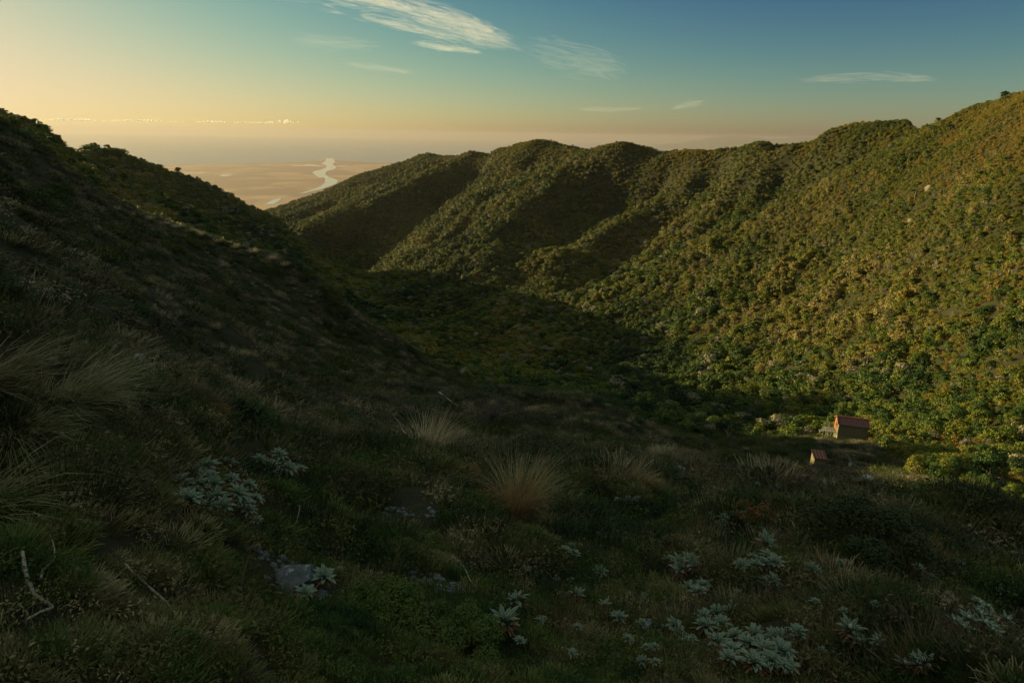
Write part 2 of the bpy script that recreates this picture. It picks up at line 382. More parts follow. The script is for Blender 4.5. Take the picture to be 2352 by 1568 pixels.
def wander(p0, p1, n, amp, rg):
    tt = np.linspace(0, 1, n)[:, None]; p = np.asarray(p0)*(1-tt)+np.asarray(p1)*tt
    nz = np.cumsum(rg.normal(size=(n, 3)), 0); nz = nz-tt*nz[-1]-(1-tt)*nz[0]
    return p + nz*amp
def tree_meshes(seed, nleaf, leaf, Rr=1.8, H=3.6, limbs=7, lobes=11, jit=.45):
    """wind-clipped mountain tree: low forking limbs under a lumpy, broken crown"""
    rg = np.random.default_rng(seed); cr = Tri(); tr = Tri()
    lc = []; 
    for i in range(lobes):
        a = rg.uniform(0, 2*np.pi); q = Rr*.78*math.sqrt(rg.uniform(0.02, 1)); h = H*(.86-.34*(q/Rr)**1.6)*rg.uniform(.82, 1.08)
        lc.append((q*math.cos(a), q*math.sin(a), h, Rr*rg.uniform(.26, .46)))
    lc = np.array(lc); per = nleaf//lobes
    for x, y, z, r in lc:
        d = unit(rg.normal(size=(per, 3))); d[:, 2] = np.where(d[:, 2] < -.25, -d[:, 2], d[:, 2])
        rr = r*(.62+.45*rg.uniform(0, 1, (per, 1))**.6)
        c = np.array([x, y, z]) + d*rr*[1.15, 1.15, .72]
        cr.quads(leaf_quads(c, d+rg.normal(size=(per, 3))*jit+[0, 0, .25], leaf, rg))
    # lower skirt
    per = nleaf//5; a = rg.uniform(0, 2*np.pi, per); q = Rr*rg.uniform(.55, 1.0, per); hh = H*rg.uniform(.18, .62, per)
    c = np.stack([q*np.cos(a), q*np.sin(a), hh], 1)
    cr.quads(leaf_quads(c, np.stack([np.cos(a), np.sin(a), .4+0*a], 1)+rg.normal(size=(per, 3))*.4, leaf, rg))
    tube(tr, wander((0, 0, -.5), (rg.uniform(-.2, .2), rg.uniform(-.2, .2), H*.42), 5, .05, rg), [.16, .14, .12, .11, .09], 6)
    for i in range(limbs):
        L = lc[i % len(lc)]
        tube(tr, wander((0, 0, H*rg.uniform(.05, .38)), L[:3]+[0, 0, L[3]*rg.uniform(-.3, .75)], 6, .07, rg), [.08, .07, .055, .045, .03, .015], 4)
    return cr.mesh('crown'), tr.mesh('trunk')
def joined(name, a, ma, b, mb):
    """one mesh of two (for the instanced mass)"""
    va = np.array([v.co for v in a.vertices]); vb = np.array([v.co for v in b.vertices])
    fa = np.array([p.vertices[:] for p in a.polygons]); fb = np.array([p.vertices[:] for p in b.polygons])+len(va)
    m = mesh_from(name, np.concatenate([va, vb]), np.concatenate([fa, fb]))
    m.materials.append(ma); m.materials.append(mb)
    m.polygons.foreach_set('material_index', np.r_[np.zeros(len(fa), np.int32), np.ones(len(fb), np.int32)])
    return m
def blades(t, n, rg, spread, length, width, lean=(.1, .7), droop=1.0, wind=(0, 0), seg=3, base=0.0):
    """arching grass blades from a common foot"""
    a = rg.uniform(0, 2*np.pi, n); q = spread*np.sqrt(rg.uniform(0, 1, n)); p0 = np.stack([q*np.cos(a), q*np.sin(a), base+0*q], 1)
    L = length*rg.uniform(.55, 1.1, n); th = rg.uniform(*lean, n)
    a2 = a + rg.normal(size=n)*.5
    hd = np.stack([np.cos(a2), np.sin(a2), 0*a2], 1) + np.array([wind[0], wind[1], 0]); hd = hd/np.maximum(np.linalg.norm(hd, axis=1, keepdims=True), .3)
    w = width*rg.uniform(.6, 1.3, n); side = unit(np.cross(hd, [0, 0, 1])+rg.normal(size=(n, 3))*.3)
    pts = []
    cur = p0.copy(); ang = th.copy()
    for k in range(seg+1):
        pts.append(cur.copy())
        cur = cur + (L/seg)[:, None]*(hd*np.sin(ang)[:, None]+np.array([0, 0, 1])*np.cos(ang)[:, None])
        ang = ang + droop*rg.uniform(.25, .75, n)*(1.0/seg)*2
    pts = np.array(pts)                      # (seg+1, n, 3)
    ws = w[None, :]*np.array([1, .9, .65, .12, .05][:seg+1] if seg > 1 else [1, .15])[:, None]
    l = pts - side[None]*ws[:, :, None]/2; r_ = pts + side[None]*ws[:, :, None]/2
    for k in range(seg): t.quads(np.stack([l[k], r_[k], r_[k+1], l[k+1]], 1))
def tuft_mesh(name, seed, n, spread, length, width, mat, **kw):
    t = Tri(); blades(t, n, np.random.default_rng(seed), spread, length, width, **kw); m = t.mesh(name); m.materials.append(mat); return m
def sprig_mesh(name, seed, n, Rr, H, leaf, mat, twigs=0):
    """low cushion of fine sprays"""
    rg = np.random.default_rng(seed); t = Tri()
    d = unit(rg.normal(size=(n, 3))); d[:, 2] = np.abs(d[:, 2]); lump = 1+.22*np.sin(d[:, 0]*7+seed)*np.cos(d[:, 1]*6-seed)
    c = d*[Rr, Rr, H]*(lump*(.55+.5*rg.uniform(0, 1, n)**.5))[:, None]
    t.quads(leaf_quads(c, d+rg.normal(size=(n, 3))*.6, leaf, rg, .45))
    blades(t, n//3, rg, Rr*.8, H*1.35, leaf*.35, lean=(0, .6), droop=.4, seg=1)
    m = t.mesh(name); m.materials.append(mat); return m
def rock_mesh(name, seed, sx, sy, sz, sub=4, rough=.28, mat=None):
    bm = bmesh.new(); bmesh.ops.create_icosphere(bm, subdivisions=sub, radius=1)
    v = np.array([q.co[:] for q in bm.verts]); rg = np.random.default_rng(seed); off = rg.uniform(0, 50, 3)
    for i in range(9):                      # knock flat facets off it
        nn = unit(rg.normal(size=3)); dd = rg.uniform(.62, .9); h = v@nn; v = v - np.maximum(h-dd, 0)[:, None]*nn
    n1 = fbm(v[:, 0]*1.5+off[0]+v[:, 2]*.7, v[:, 1]*1.5+off[1]-v[:, 2]*.9, 5, seed)
    v = v*(1+rough*n1[:, None])*[sx, sy, sz]
    for q, c in zip(bm.verts, v): q.co = c
    m = bpy.data.meshes.new(name); bm.to_mesh(m); bm.free()
    m.polygons.foreach_set('use_smooth', np.ones(len(m.polygons), bool))
    if mat: m.materials.append(mat)
    return m
# ---------------------------------------------------------------- where things can stand
Zg = XYZ[..., 2]; RR = np.exp(LR); TT = Zg/RR
CUM = np.maximum.accumulate(TT, 0)
lr_idx = lambda lr: np.interp(lr, lrs, np.arange(nr)); az_idx = lambda az: np.interp(az, azs, np.arange(nc))
def bil(G, az, lr):
    i = np.clip(lr_idx(lr), 0, nr-1.001); j = np.clip(az_idx(az), 0, nc-1.001); i0 = i.astype(int); j0 = j.astype(int); a = i-i0; b = j-j0
    return (G[i0, j0]*(1-b)+G[i0, j0+1]*b)*(1-a)+(G[i0+1, j0]*(1-b)+G[i0+1, j0+1]*b)*a
def ground(x, y):
    x = np.atleast_1d(np.asarray(x, float)); y = np.atleast_1d(np.asarray(y, float))
    return bil(Zg, np.arctan2(x, y), np.log(np.hypot(x, y)))
def gz(x, y): return float(ground(x, y)[0])
def hit(px, py, rmin=0.3):
    """first point of the ground seen at this place of the photograph beyond rmin"""
    az, T = pix(px, py); lr = np.linspace(math.log(max(rmin, .36)), math.log(3500), 6000); t = bil(TT, np.full(lr.shape, az), lr)
    k = int(np.argmax(t >= T)) if (t >= T).any() else int(np.argmax(t))
    r = math.exp(lr[k]); return Vector((r*math.sin(az), r*math.cos(az), r*t[k]))
CR = np.array(CAMROT)
def topix(p):
    c = np.asarray(p)@CR; return 1176+FPX*c[..., 0]/-c[..., 2], 784-FPX*c[..., 1]/-c[..., 2], -c[..., 2]
def scatter(spacing, lo, hi, az0=-45.5, az1=47.0, hgt=1.0, mask=None, seed=1, slack=.004):
    """points spread over the ground with the given spacing (a number or function of x,y,z,r,az), those that can be seen"""
    rg = np.random.default_rng(seed); i0, i1 = int(lr_idx(math.log(lo))), int(lr_idx(math.log(hi))); j0, j1 = int(az_idx(R(az0))), int(az_idx(R(az1)))
    az = AZ[i0:i1, j0:j1]; lr = LR[i0:i1, j0:j1]; r = RR[i0:i1, j0:j1]; z = Zg[i0:i1, j0:j1]; x = XYZ[i0:i1, j0:j1, 0]; y = XYZ[i0:i1, j0:j1, 1]
    sp = spacing(x, y, z, r, az) if callable(spacing) else spacing
    dA = r*r*(azs[j0+1:j1+1]-azs[j0:j1])[None]*(lrs[i0+1:i1+1]-lrs[i0:i1])[:, None]
    vis = (z+hgt)/r >= CUM[i0:i1, j0:j1]-slack
    lam = dA/(sp*sp)*vis
    if mask is not None: lam = lam*mask(x, y, z, r, az)
    k = rg.poisson(lam); ii, jj = np.nonzero(k); rep = k[ii, jj]; ii = np.repeat(ii, rep)+i0; jj = np.repeat(jj, rep)+j0
    a = azs[jj]+(azs[jj+1]-azs[jj])*rg.uniform(0, 1, len(jj)); l = lrs[ii]+(lrs[ii+1]-lrs[ii])*rg.uniform(0, 1, len(ii))
    rr = np.exp(l); return np.stack([rr*np.sin(a), rr*np.cos(a), bil(Zg, a, l)], 1)
def normals_at(P, e=.15):
    e = np.maximum(e, .02*np.hypot(P[:, 0], P[:, 1])); zx = (ground(P[:, 0]+e, P[:, 1])-ground(P[:, 0]-e, P[:, 1]))/(2*e); zy = (ground(P[:, 0], P[:, 1]+e)-ground(P[:, 0], P[:, 1]-e))/(2*e)
    return unit(np.stack([-zx, -zy, np.ones(len(P))], 1))
def mass(name, label, meshes, P, scl, seed=3, tilt=0.0, kind='stuff'):
    """one object that stands for an uncountable growth: plants of a few shapes set on the points P"""
    coll = bpy.data.collections.new(name+'_shapes')
    for k, me in enumerate(meshes):
        o = bpy.data.objects.new('%s_%02d' % (name, k), me); coll.objects.link(o)
    rg = np.random.default_rng(seed); n_ = len(P)
    m = bpy.data.meshes.new(name); m.vertices.add(n_); m.vertices.foreach_set('co', np.asarray(P, np.float32).ravel())
    rot = np.zeros((n_, 3)); rot[:, 2] = rg.uniform(0, 6.283, n_)
    if tilt:
        nn = normals_at(P); lean = np.arccos(np.clip(nn[:, 2], -1, 1))*tilt; hd = np.arctan2(nn[:, 1], nn[:, 0])
        # lean towards heading hd: R = Rz(hd) Ry(lean) Rz(free)
        fr = rg.uniform(0, 6.283, n_)
        ca, sa, cb, sb, cg, sg = np.cos(hd), np.sin(hd), np.cos(lean), np.sin(lean), np.cos(fr), np.sin(fr)
        m20 = -sb*cg; m21 = sb*sg; m22 = cb; m00 = ca*cb*cg-sa*sg; m10 = sa*cb*cg+ca*sg
        rot = np.stack([np.arctan2(m21, m22), np.arcsin(np.clip(-m20, -1, 1)), np.arctan2(m10, m00)], 1)
    for nm, ty, arr in (('rot', 'FLOAT_VECTOR', rot), ('scl', 'FLOAT_VECTOR', scl)):
        a = m.attributes.new(nm, ty, 'POINT'); a.data.foreach_set('vector', np.asarray(arr, np.float32).ravel())
    a = m.attributes.new('var', 'INT', 'POINT'); a.data.foreach_set('value', rg.integers(0, len(meshes), n_).astype(np.int32))
    ng = bpy.data.node_groups.new(name, 'GeometryNodeTree')
    ng.interface.new_socket('Geometry', in_out='INPUT', socket_type='NodeSocketGeometry'); ng.interface.new_socket('Geometry', in_out='OUTPUT', socket_type='NodeSocketGeometry')
    N = ng.nodes.new; L = ng.links.new
    gi, go, ip, ci = N('NodeGroupInput'), N('NodeGroupOutput'), N('GeometryNodeInstanceOnPoints'), N('GeometryNodeCollectionInfo')
    ci.inputs['Collection'].default_value = coll; ci.inputs['Separate Children'].default_value = True; ci.inputs['Reset Children'].default_value = True
    ip.inputs['Pick Instance'].default_value = True
    def attr(nm, ty):
        a = N('GeometryNodeInputNamedAttribute'); a.data_type = ty; a.inputs['Name'].default_value = nm
        return [o for o in a.outputs if o.enabled and o.name == 'Attribute'][0]
    L(gi.outputs[0], ip.inputs['Points']); L(ci.outputs[0], ip.inputs['Instance'])
    L(attr('rot', 'FLOAT_VECTOR'), ip.inputs['Rotation']); L(attr('scl', 'FLOAT_VECTOR'), ip.inputs['Scale']); L(attr('var', 'INT'), ip.inputs['Instance Index'])
    L(ip.outputs[0], go.inputs[0])
    o = bpy.data.objects.new(name, m); C.objects.link(o); md = o.modifiers.new('plants', 'NODES'); md.node_group = ng
    return tag(o, label, None, None, kind)
print('terrain', time.time()-T0)

# ---------------------------------------------------------------- the hillside itself
hs = link('hillside', mesh_from('hillside', XYZ.reshape(-1, 3), grid_faces(nr, nc), True), M['ground']); tag(hs, kind='structure')

HUT = hit(1950, 1012, 99); OUT = hit(1872, 1092, 64)
BOUL = hit(1990, 1118, 14)
paths_px = [[(1925, 1024), (1940, 1040), (1957, 1060), (1950, 1072), (1932, 1080), (1905, 1092), (1885, 1092)],
            [(1957, 1062), (1975, 1075), (1998, 1086), (2022, 1098), (2060, 1125), (2120, 1158)]]
paths = [[hit(a, b, 55) for a, b in pp] for pp in paths_px]
PATHP = np.array([[*(a.lerp(b, t))] for pp in paths for a, b in zip(pp, pp[1:]) for t in np.linspace(0, 1, 8)])
def near_built(x, y, m=0.0):
    d1 = np.hypot(x-HUT.x, y-HUT.y) < 4.2+m; d2 = np.hypot(x-OUT.x, y-OUT.y) < 1.2+m*.6; d4 = np.hypot(x-BOUL.x, y-BOUL.y) < 1.2+m*.5
    dp = np.full(np.shape(x), False)
    for px_, py_, _ in PATHP: dp |= (x-px_)**2+(y-py_)**2 < (.22+m*.3)**2
    return d1 | d2 | d4 | dp
def upsun(x, y):                     # the side the evening sun reaches the hut from is open ground
    dx, dy = x-HUT.x, y-HUT.y; u = dx*SUNV.x+dy*SUNV.y; w = np.abs(-dx*SUNV.y+dy*SUNV.x); return (u > 0) & (u < 17) & (w < 3.2)
def sight(x, y):                     # low growth only between the eye and the outhouse
    az = np.arctan2(x, y); r = np.hypot(x, y); return (np.abs(az-math.atan2(OUT.x, OUT.y)) < R(1.3)) & (r > 14) & (r < 70)
def in_front_of_hut(x, y):           # keep the line of sight to both little buildings open
    az = np.arctan2(x, y); r = np.hypot(x, y); a1 = math.atan2(HUT.x, HUT.y); a2 = math.atan2(OUT.x, OUT.y)
    return ((np.abs(az-a1) < R(2.7)) & (r < math.hypot(HUT.x, HUT.y)+1) & (r > 60)) | ((np.abs(az-a2) < R(1.2)) & (r < math.hypot(OUT.x, OUT.y)+1) & (r > 45))

# ---------------------------------------------------------------- forest and scrub
FA = np.array([pix(p, 800)[0] for p in (-300, 0, 200, 400, 640, 900, 1000, 1100, 1250, 1400, 1550, 1700, 1850, 1960, 2030, 2090, 2150, 2250, 2352, 2500)])
FR = np.array([165, 160, 160, 172, 178, 172, 135, 108, 100, 92, 96, 114, 121, 120, 112, 96, 84, 72, 66, 60.])
def forest_edge(az): return np.interp(az, FA, FR)
def highland(x, y, z, r, az):        # 0 in closed forest, 1 on the open tops
    nz = fbm(x/55, y/55, 3, 9)
    hr = sstep(-40, -6, z+34*nz)*sstep(R(10), R(17), az)*sstep(100, 170, r)*(1-sstep(380, 460, r))
    hc = sstep(-24, -5, z+26*nz)*sstep(430, 520, r)*sstep(R(-12), R(-5), az)*.9
    return np.clip(np.maximum(hr, hc), 0, 1)
def fmask(x, y, z, r, az):
    e = forest_edge(az); nz = fbm(x/14, y/14, 3, 3); gap = 1-.85*sstep(.22, .42, fbm(x/9, y/9, 3, 123))
    m = sstep(.90, 1.08, r/e+.28*nz)*(1-sstep(1550, 1700, r))
    m = m*(1-highland(x, y, z, r, az)**1.3*.93)*(1-near_built(x, y, 1.5))*(1-in_front_of_hut(x, y))*(1-upsun(x, y))*((az > R(-38.6)) | (r > 270))*gap
    return m
def upl(x, y, z, r, az): return sstep(-62, -30, z+14*fbm(x/30, y/30, 2, 55))*sstep(R(4), R(12), az)*(1-sstep(400, 480, r))
tm_near = [tree_meshes(100+k, 2300, .10, 1.75, 3.3, 8, 13) for k in range(4)]
forms = [(1.8, 3.3, 10), (2.3, 2.9, 15), (1.4, 3.9, 7), (2.0, 3.6, 6), (1.2, 3.0, 5), (2.6, 3.3, 18)]
far = [tree_meshes(200+k, 560+int(60*a_), .20, a_, b_, 5, c_, .6) for k, (a_, b_, c_) in enumerate(forms)]
gt = [tree_meshes(230+k, 380, .17, 1.6, 3.4, 9, 9) for k in range(1)]
far_join = [joined('mountain_tree_shape', c_, M['canopy'], t_, M['bark']) for c_, t_ in far+far[:3]]+[joined('mountain_tree_shape', c_, M['greyleaf'], t_, M['bark']) for c_, t_ in gt]
for c_, t_ in tm_near: c_.materials.append(M['canopy']); t_.materials.append(M['bark'])
FP = scatter(lambda x, y, z, r, az: 1.55+.75*sstep(250, 700, r)-.45*upl(x, y, z, r, az), 58, 1700, hgt=3.0, mask=fmask, seed=11)
rf = np.hypot(FP[:, 0], FP[:, 1]); rg = np.random.default_rng(5)
fs = (.36+.80*rg.uniform(0, 1, len(FP))**1.8)*(1+.12*sstep(200, 500, rf))*(1-.40*upl(FP[:, 0], FP[:, 1], FP[:, 2], rf, np.arctan2(FP[:, 0], FP[:, 1])))*(1+.75*fbm(FP[:, 0]/16, FP[:, 1]/16, 2, 77))*np.where(rg.uniform(0, 1, len(FP)) < .03, 1.22, 1.0)*(1-.35*(1-sstep(.03, .12, np.abs(np.log(rf)-np.interp(np.arctan2(FP[:, 0], FP[:, 1]), SKY_AZ, SKY_LR)))))
px_, py_, dz_ = topix(FP)
inview = (px_ > -15) & (px_ < 2367) & (py_ < 1560) & (py_ > 150)
az_f = np.arctan2(FP[:, 0], FP[:, 1]); free = (FP[:, 2]+3)/rf >= bil(CUM, az_f, np.log(rf)-.02)-.0005
app = np.where(inview & free, fs/dz_, 0); order = np.argsort(-app)[:300]
solo = np.zeros(len(FP), bool); solo[order] = True
REG = [  # (test on picture x, y), label, group
 (lambda x, y, d: d < 17, 'dense olive mountain tree growing close behind the red-roofed hut', 'mountain trees close around the hut'),
 (lambda x, y, d: x > 2010 and y > 950, 'low twisted mountain tree in the dark creek gully right of the hut', 'mountain trees in the gully right of the hut'),
 (lambda x, y, d: x > 1990, 'bushy olive mountain tree on the sunlit slope above the gully right of the hut', 'mountain trees on the sunlit slope right of the hut'),
 (lambda x, y, d: x > 1560, 'bushy olive mountain tree at the forest edge left of the red-roofed hut', 'mountain trees at the forest edge left of the hut'),
 (lambda x, y, d: True, 'dark mountain tree in the shadowed hollow below the grassy spur', 'mountain trees in the shadowed hollow')]
for k, i in enumerate(order):
    x, y, z = FP[i]; d = math.hypot(x-HUT.x, y-HUT.y)
    lab, grp = next((l, g) for t_, l, g in REG if t_(px_[i], py_[i], d))
    c_, t_ = tm_near[k % 4]; s_ = float(fs[i])
    e = empty('mountain_tree', (x, y, z-.1), (0, 0, rg.uniform(0, 6.28))); e.scale = (s_, s_, s_*rg.uniform(.8, 1.15)); tag(e, lab, 'tree', grp)
    link('crown', c_, None, e); link('trunk', t_, None, e)
sc = np.stack([fs*rg.uniform(.8, 1.25, len(fs)), fs*rg.uniform(.8, 1.25, len(fs)), fs*rg.uniform(.6, 1.25, len(fs))], 1)
mass('forest', 'olive green mountain forest covering the valley sides', far_join, FP[~solo]-[0, 0, .25], sc[~solo], 21)
# low scrub and grass of the open tops, and filling between the trees
scrubs = [sprig_mesh('scrub_shape', 300+k, 200, .75, .75, .17, M['scrub']) for k in range(4)]
def smask(x, y, z, r, az):
    return np.maximum(highland(x, y, z, r, az)**.45, .32*sstep(.95, 1.1, r/forest_edge(az)))*(1-near_built(x, y, .6))
SP = scatter(lambda x, y, z, r, az: .8+1.0*sstep(220, 700, r), 90, 1500, hgt=.8, mask=smask, seed=12)
ss = rg.uniform(.55, 1.25, len(SP))*(1+1.1*sstep(220, 600, np.hypot(SP[:, 0], SP[:, 1])))*(1-.25*rg.uniform(0, 1, len(SP)))
mass('mountain_scrub', 'golden brown scrub on the open upper slopes', scrubs, SP, np.stack([ss, ss, ss*rg.uniform(.5, 1.1, len(ss))], 1), 22)
print('forest', len(FP), 'scrub', len(SP), time.time()-T0)

# ---------------------------------------------------------------- heath, moss and grass of the open slopes
def openm(x, y, z, r, az): return (1-sstep(.85, 1.12, r/forest_edge(az)))*(1-near_built(x, y))
moss = [tuft_mesh('moss_shape', 400+k, 150, .075, .055, .0042, M['moss'], lean=(0, .9), droop=.6, seg=2) for k in range(4)]
moss += [sprig_mesh('moss_shape', 410+k, 220, .085, .06, .007, M['moss']) for k in range(5)]
def mossmask(x, y, z, r, az):
    n_ = fbm(x/.9, y/.9, 3, 61); left = sstep(R(5), R(-20), az)*sstep(5, 2.5, r)
    return openm(x, y, z, r, az)*np.clip(.62+1.3*n_+.5*left+.35*sstep(3.2, 2.0, r), .18, 1)*GAP(x, y)*ROS(x, y)
gap_px = [(905, 1200, .17), (950, 1225, .15), (700, 1345, .16), (990, 1235, .14), (985, 1190, .09), (960, 1332, .12), (1045, 1355, .15), (1475, 1390, .12), (1500, 1460, .12), (640, 1320, .14)]
gaps = [(hit(a, b), rad) for a, b, rad in gap_px]
ros_px = [(492, 1140, 200, 130), (650, 1092, 130, 80), (745, 1352, 60, 40), (706, 1385, 60, 40), (1186, 1404, 60, 40), (1166, 1452, 80, 50), (1560, 1312, 110, 50), (1602, 1366, 60, 50), (1738, 1308, 100, 60), (1632, 1452, 90, 60), (1722, 1512, 210, 100), (2236, 1452, 160, 70)]
ros_at = []
for a, b, w_, h_ in ros_px:
    p_ = hit(a, b); d_ = (p_.x*p_.x+p_.y*p_.y+p_.z*p_.z)**.5; ros_at.append((p_.x, p_.y, w_/2/FPX*d_*1.0, h_/2/FPX*d_*2.0))
def ROS(x, y):
    g = np.ones(np.shape(x))
    for a, b, rx, ry in ros_at: g = np.minimum(g, .3+.7*sstep(.7, 1.2, np.hypot((x-a)/rx, (y-b)/ry)))
    return g
def GAP(x, y):
    g = np.ones(np.shape(x))
    nz = fbm(x/.18, y/.18, 2, 88)
    for p, rad in gaps: g = np.minimum(g, sstep(.75, 1.25, np.hypot(x-p.x, y-p.y)/rad+.7*nz))
    return g
MP = scatter(lambda x, y, z, r, az: .075*np.clip(r/2.6, .8, 3.2), 0.75, 16, az0=-62, az1=62, hgt=.1, mask=mossmask, seed=13, slack=.03)
rm = np.hypot(MP[:, 0], MP[:, 1]); s_ = np.clip(rm/2.6, .8, 3.2)*rg.uniform(.7, 1.35, len(MP))
mass('moss_turf', 'green and brown mossy turf covering the near ground', moss, MP-[0, 0, .01], np.stack([s_, s_, s_*rg.uniform(.6, 1.2, len(s_))], 1), 23, .8)
heath = [tuft_mesh('heath_shape', 420+k, 120, .14, .16, .0045, M['heath'], lean=(.0, .75), droop=.3, seg=2) for k in range(3)]
heath += [sprig_mesh('heath_shape', 430+k, 190, .17, .14, .016, M['heath']) for k in range(4)]
def heathmask(x, y, z, r, az):
    n_ = fbm(x/1.7, y/1.7, 3, 62); left = sstep(R(5), R(-20), az)*sstep(4.5, 2.5, r)
    return openm(x, y, z, r, az)*np.clip(.85-1.1*n_-.7*left, .15, 1)*sstep(2.0, 3.3, r)*GAP(x, y)*ROS(x, y)
HP = scatter(lambda x, y, z, r, az: .15*np.clip(r/4.5, .8, 6.0), 2.0, 175, az0=-52, az1=58, hgt=.4, mask=heathmask, seed=14, slack=.02)
rh = np.hypot(HP[:, 0], HP[:, 1]); s_ = np.clip(rh/4.5, .8, 5.5)*rg.uniform(.6, 1.35, len(HP))
s_ = np.where(sight(HP[:, 0], HP[:, 1]), s_*.5, s_)
mass('heath', 'dark brown heath covering the shaded slopes', heath, HP-[0, 0, .02], np.stack([s_, s_, s_*rg.uniform(.5, 1.1, len(s_))*np.clip(12/rh, .5, 1)], 1), 24, .6)
# dark cushions of scrub among the heath farther down and on the left hand spur
cush = [sprig_mesh('cushion_shape', 440+k, 420, .8, .6, .07, M['shrub']) for k in range(4)]
def cmask(x, y, z, r, az):
    n_ = fbm(x/9, y/9, 3, 63); return (1-sstep(1.0, 1.25, r/forest_edge(az)))*np.clip(.36+1.9*n_+.55*sstep(.62, .95, r/forest_edge(az)), 0, .9)*(1-near_built(x, y, 1.3))*(1-.9*in_front_of_hut(x, y))*(1-sight(x, y))
CP = scatter(1.15, 12, 200, hgt=.6, mask=cmask, seed=15)
s_ = rg.uniform(.35, 1.5, len(CP)); rc = np.hypot(CP[:, 0], CP[:, 1]); s_ *= np.clip(rc/45, .35, 1)
mass('low_scrub', 'dark green low scrub spread over the shaded slopes', cush, CP-[0, 0, .05], np.stack([s_, s_, s_*rg.uniform(.6, 1.1, len(s_))], 1), 25, .5)
# small tussocks that cannot be told apart on the mid slopes
tus = [tuft_mesh('tussock_shape', 450+k, 150, .12, .55, .012, M['strawmix'], lean=(.0, .85), droop=1.3, wind=(.35, -.3), seg=3) for k in range(4)]
def tmask(x, y, z, r, az):
    n_ = fbm(x/12, y/12, 3, 64); spur = sstep(R(-2), R(2), az)*sstep(R(17), R(14), az)*sstep(40, 48, r)*sstep(80, 70, r)
    return (1-sstep(.95, 1.05, r/forest_edge(az)))*np.clip(.22+1.3*n_+.55*spur, 0, 1)*(1-near_built(x, y))*(.35+.65*sstep(15, 40, r))*(1-sight(x, y))
TP = scatter(lambda x, y, z, r, az: .8+.35*sstep(10, 60, r), 9, 175, hgt=.6, mask=tmask, seed=16)
s_ = rg.uniform(.45, 1.25, len(TP))
mass('tussock_grass', 'straw coloured tussock grass dotted over the shaded slopes', tus, TP, np.stack([s_, s_, s_], 1), 26, .3)
print('moss', len(MP), 'heath', len(HP), 'cushions', len(CP), 'tussock', len(TP), time.time()-T0)
# ---------------------------------------------------------------- plain, sea, river, far hills
def flat(name, pts, z, mat, kind='structure', thick=None):
    """pts: outline in the photograph, laid on the level ground far below"""
    w = []
    for a, b in pts:
        az, T = pix(a, b); r = z/T; w.append((r*math.sin(az), r*math.cos(az), z))
    return w
PLAIN = SEA+0.0
s = NT('farmland'); tc = s.n('ShaderNodeTexCoord'); O = tc.outputs['Object']
mp = s.n('ShaderNodeMapping'); mp.inputs['Scale'].default_value = (1, .55, 1); mp.inputs['Rotation'].default_value = (0, 0, .5); s.l(O, mp.inputs[0])
vo = s.n('ShaderNodeTexVoronoi'); vo.inputs['Scale'].default_value = .0028; s.l(mp.outputs[0], vo.inputs[0])
a = s.noise(O, .0007, 5, .6); sp = s.n('ShaderNodeSeparateColor'); s.l(vo.outputs['Color'], sp.inputs[0])
col = s.ramp(sp.outputs[0], [(0, (.20, .12, .085)), (.35, (.235, .145, .10)), (.7, (.28, .185, .11)), (1, (.31, .21, .12))])
col = s.mix(s.ramp(a, [(.42, (0, 0, 0)), (.54, (1, 1, 1))]), col, (.16, .10, .078))
M['farm'] = s.bsdf(col, .95, .1)
s = NT('open water'); tc = s.n('ShaderNodeTexCoord'); nz = s.noise(tc.outputs['Object'], .004, 6, .6)
M['sea'] = s.bsdf((.10, .10, .10), .28, .5, nz, .25, 12)
s = NT('river water'); tc = s.n('ShaderNodeTexCoord'); nz = s.noise(tc.outputs['Object'], .02, 3)
M['river'] = s.bsdf((.30, .29, .27), .10, 1.0, nz, .05, 1)
# sea: one wide sheet; plain: a sheet a little higher, its far edge the shore
S_ = 95000.0
link('sea', mesh_from('sea', [(-S_, 1000, SEA-3), (S_, 1000, SEA-3), (S_, S_, SEA-3), (-S_, S_, SEA-3)], [(0, 1, 2, 3)]), M['sea'])['kind'] = 'structure'
coast_px = [(-900, 374), (-300, 380), (100, 381), (380, 377.5), (450, 377.5), (520, 375.8), (600, 374.3), (680, 372), (735, 370), (742, 367.5), (752, 369), (768, 369), (778, 367.5), (786, 370), (880, 373.5), (960, 375.5), (1100, 378.5), (1400, 384), (2000, 394), (3000, 410)]
cp = []
for (a0, b0), (a1, b1) in zip(coast_px, coast_px[1:]):
    n_ = max(2, int(abs(a1-a0)/6))
    for t in np.linspace(0, 1, n_, endpoint=False):
        cp.append((a0+(a1-a0)*t, b0+(b1-b0)*t))
far_ = np.array(flat('c', cp, PLAIN, None)); far_[:, 1] += 60*fbm(far_[:, 0]/300, far_[:, 0]*0+3., 4, 2)
near_ = far_*.13; near_[:, 2] = PLAIN
nn = len(far_)
pl = link('plain', mesh_from('plain', np.concatenate([near_, far_]), [(i, i+1, nn+i+1, nn+i) for i in range(nn-1)]), M['farm']); tag(pl, kind='structure')
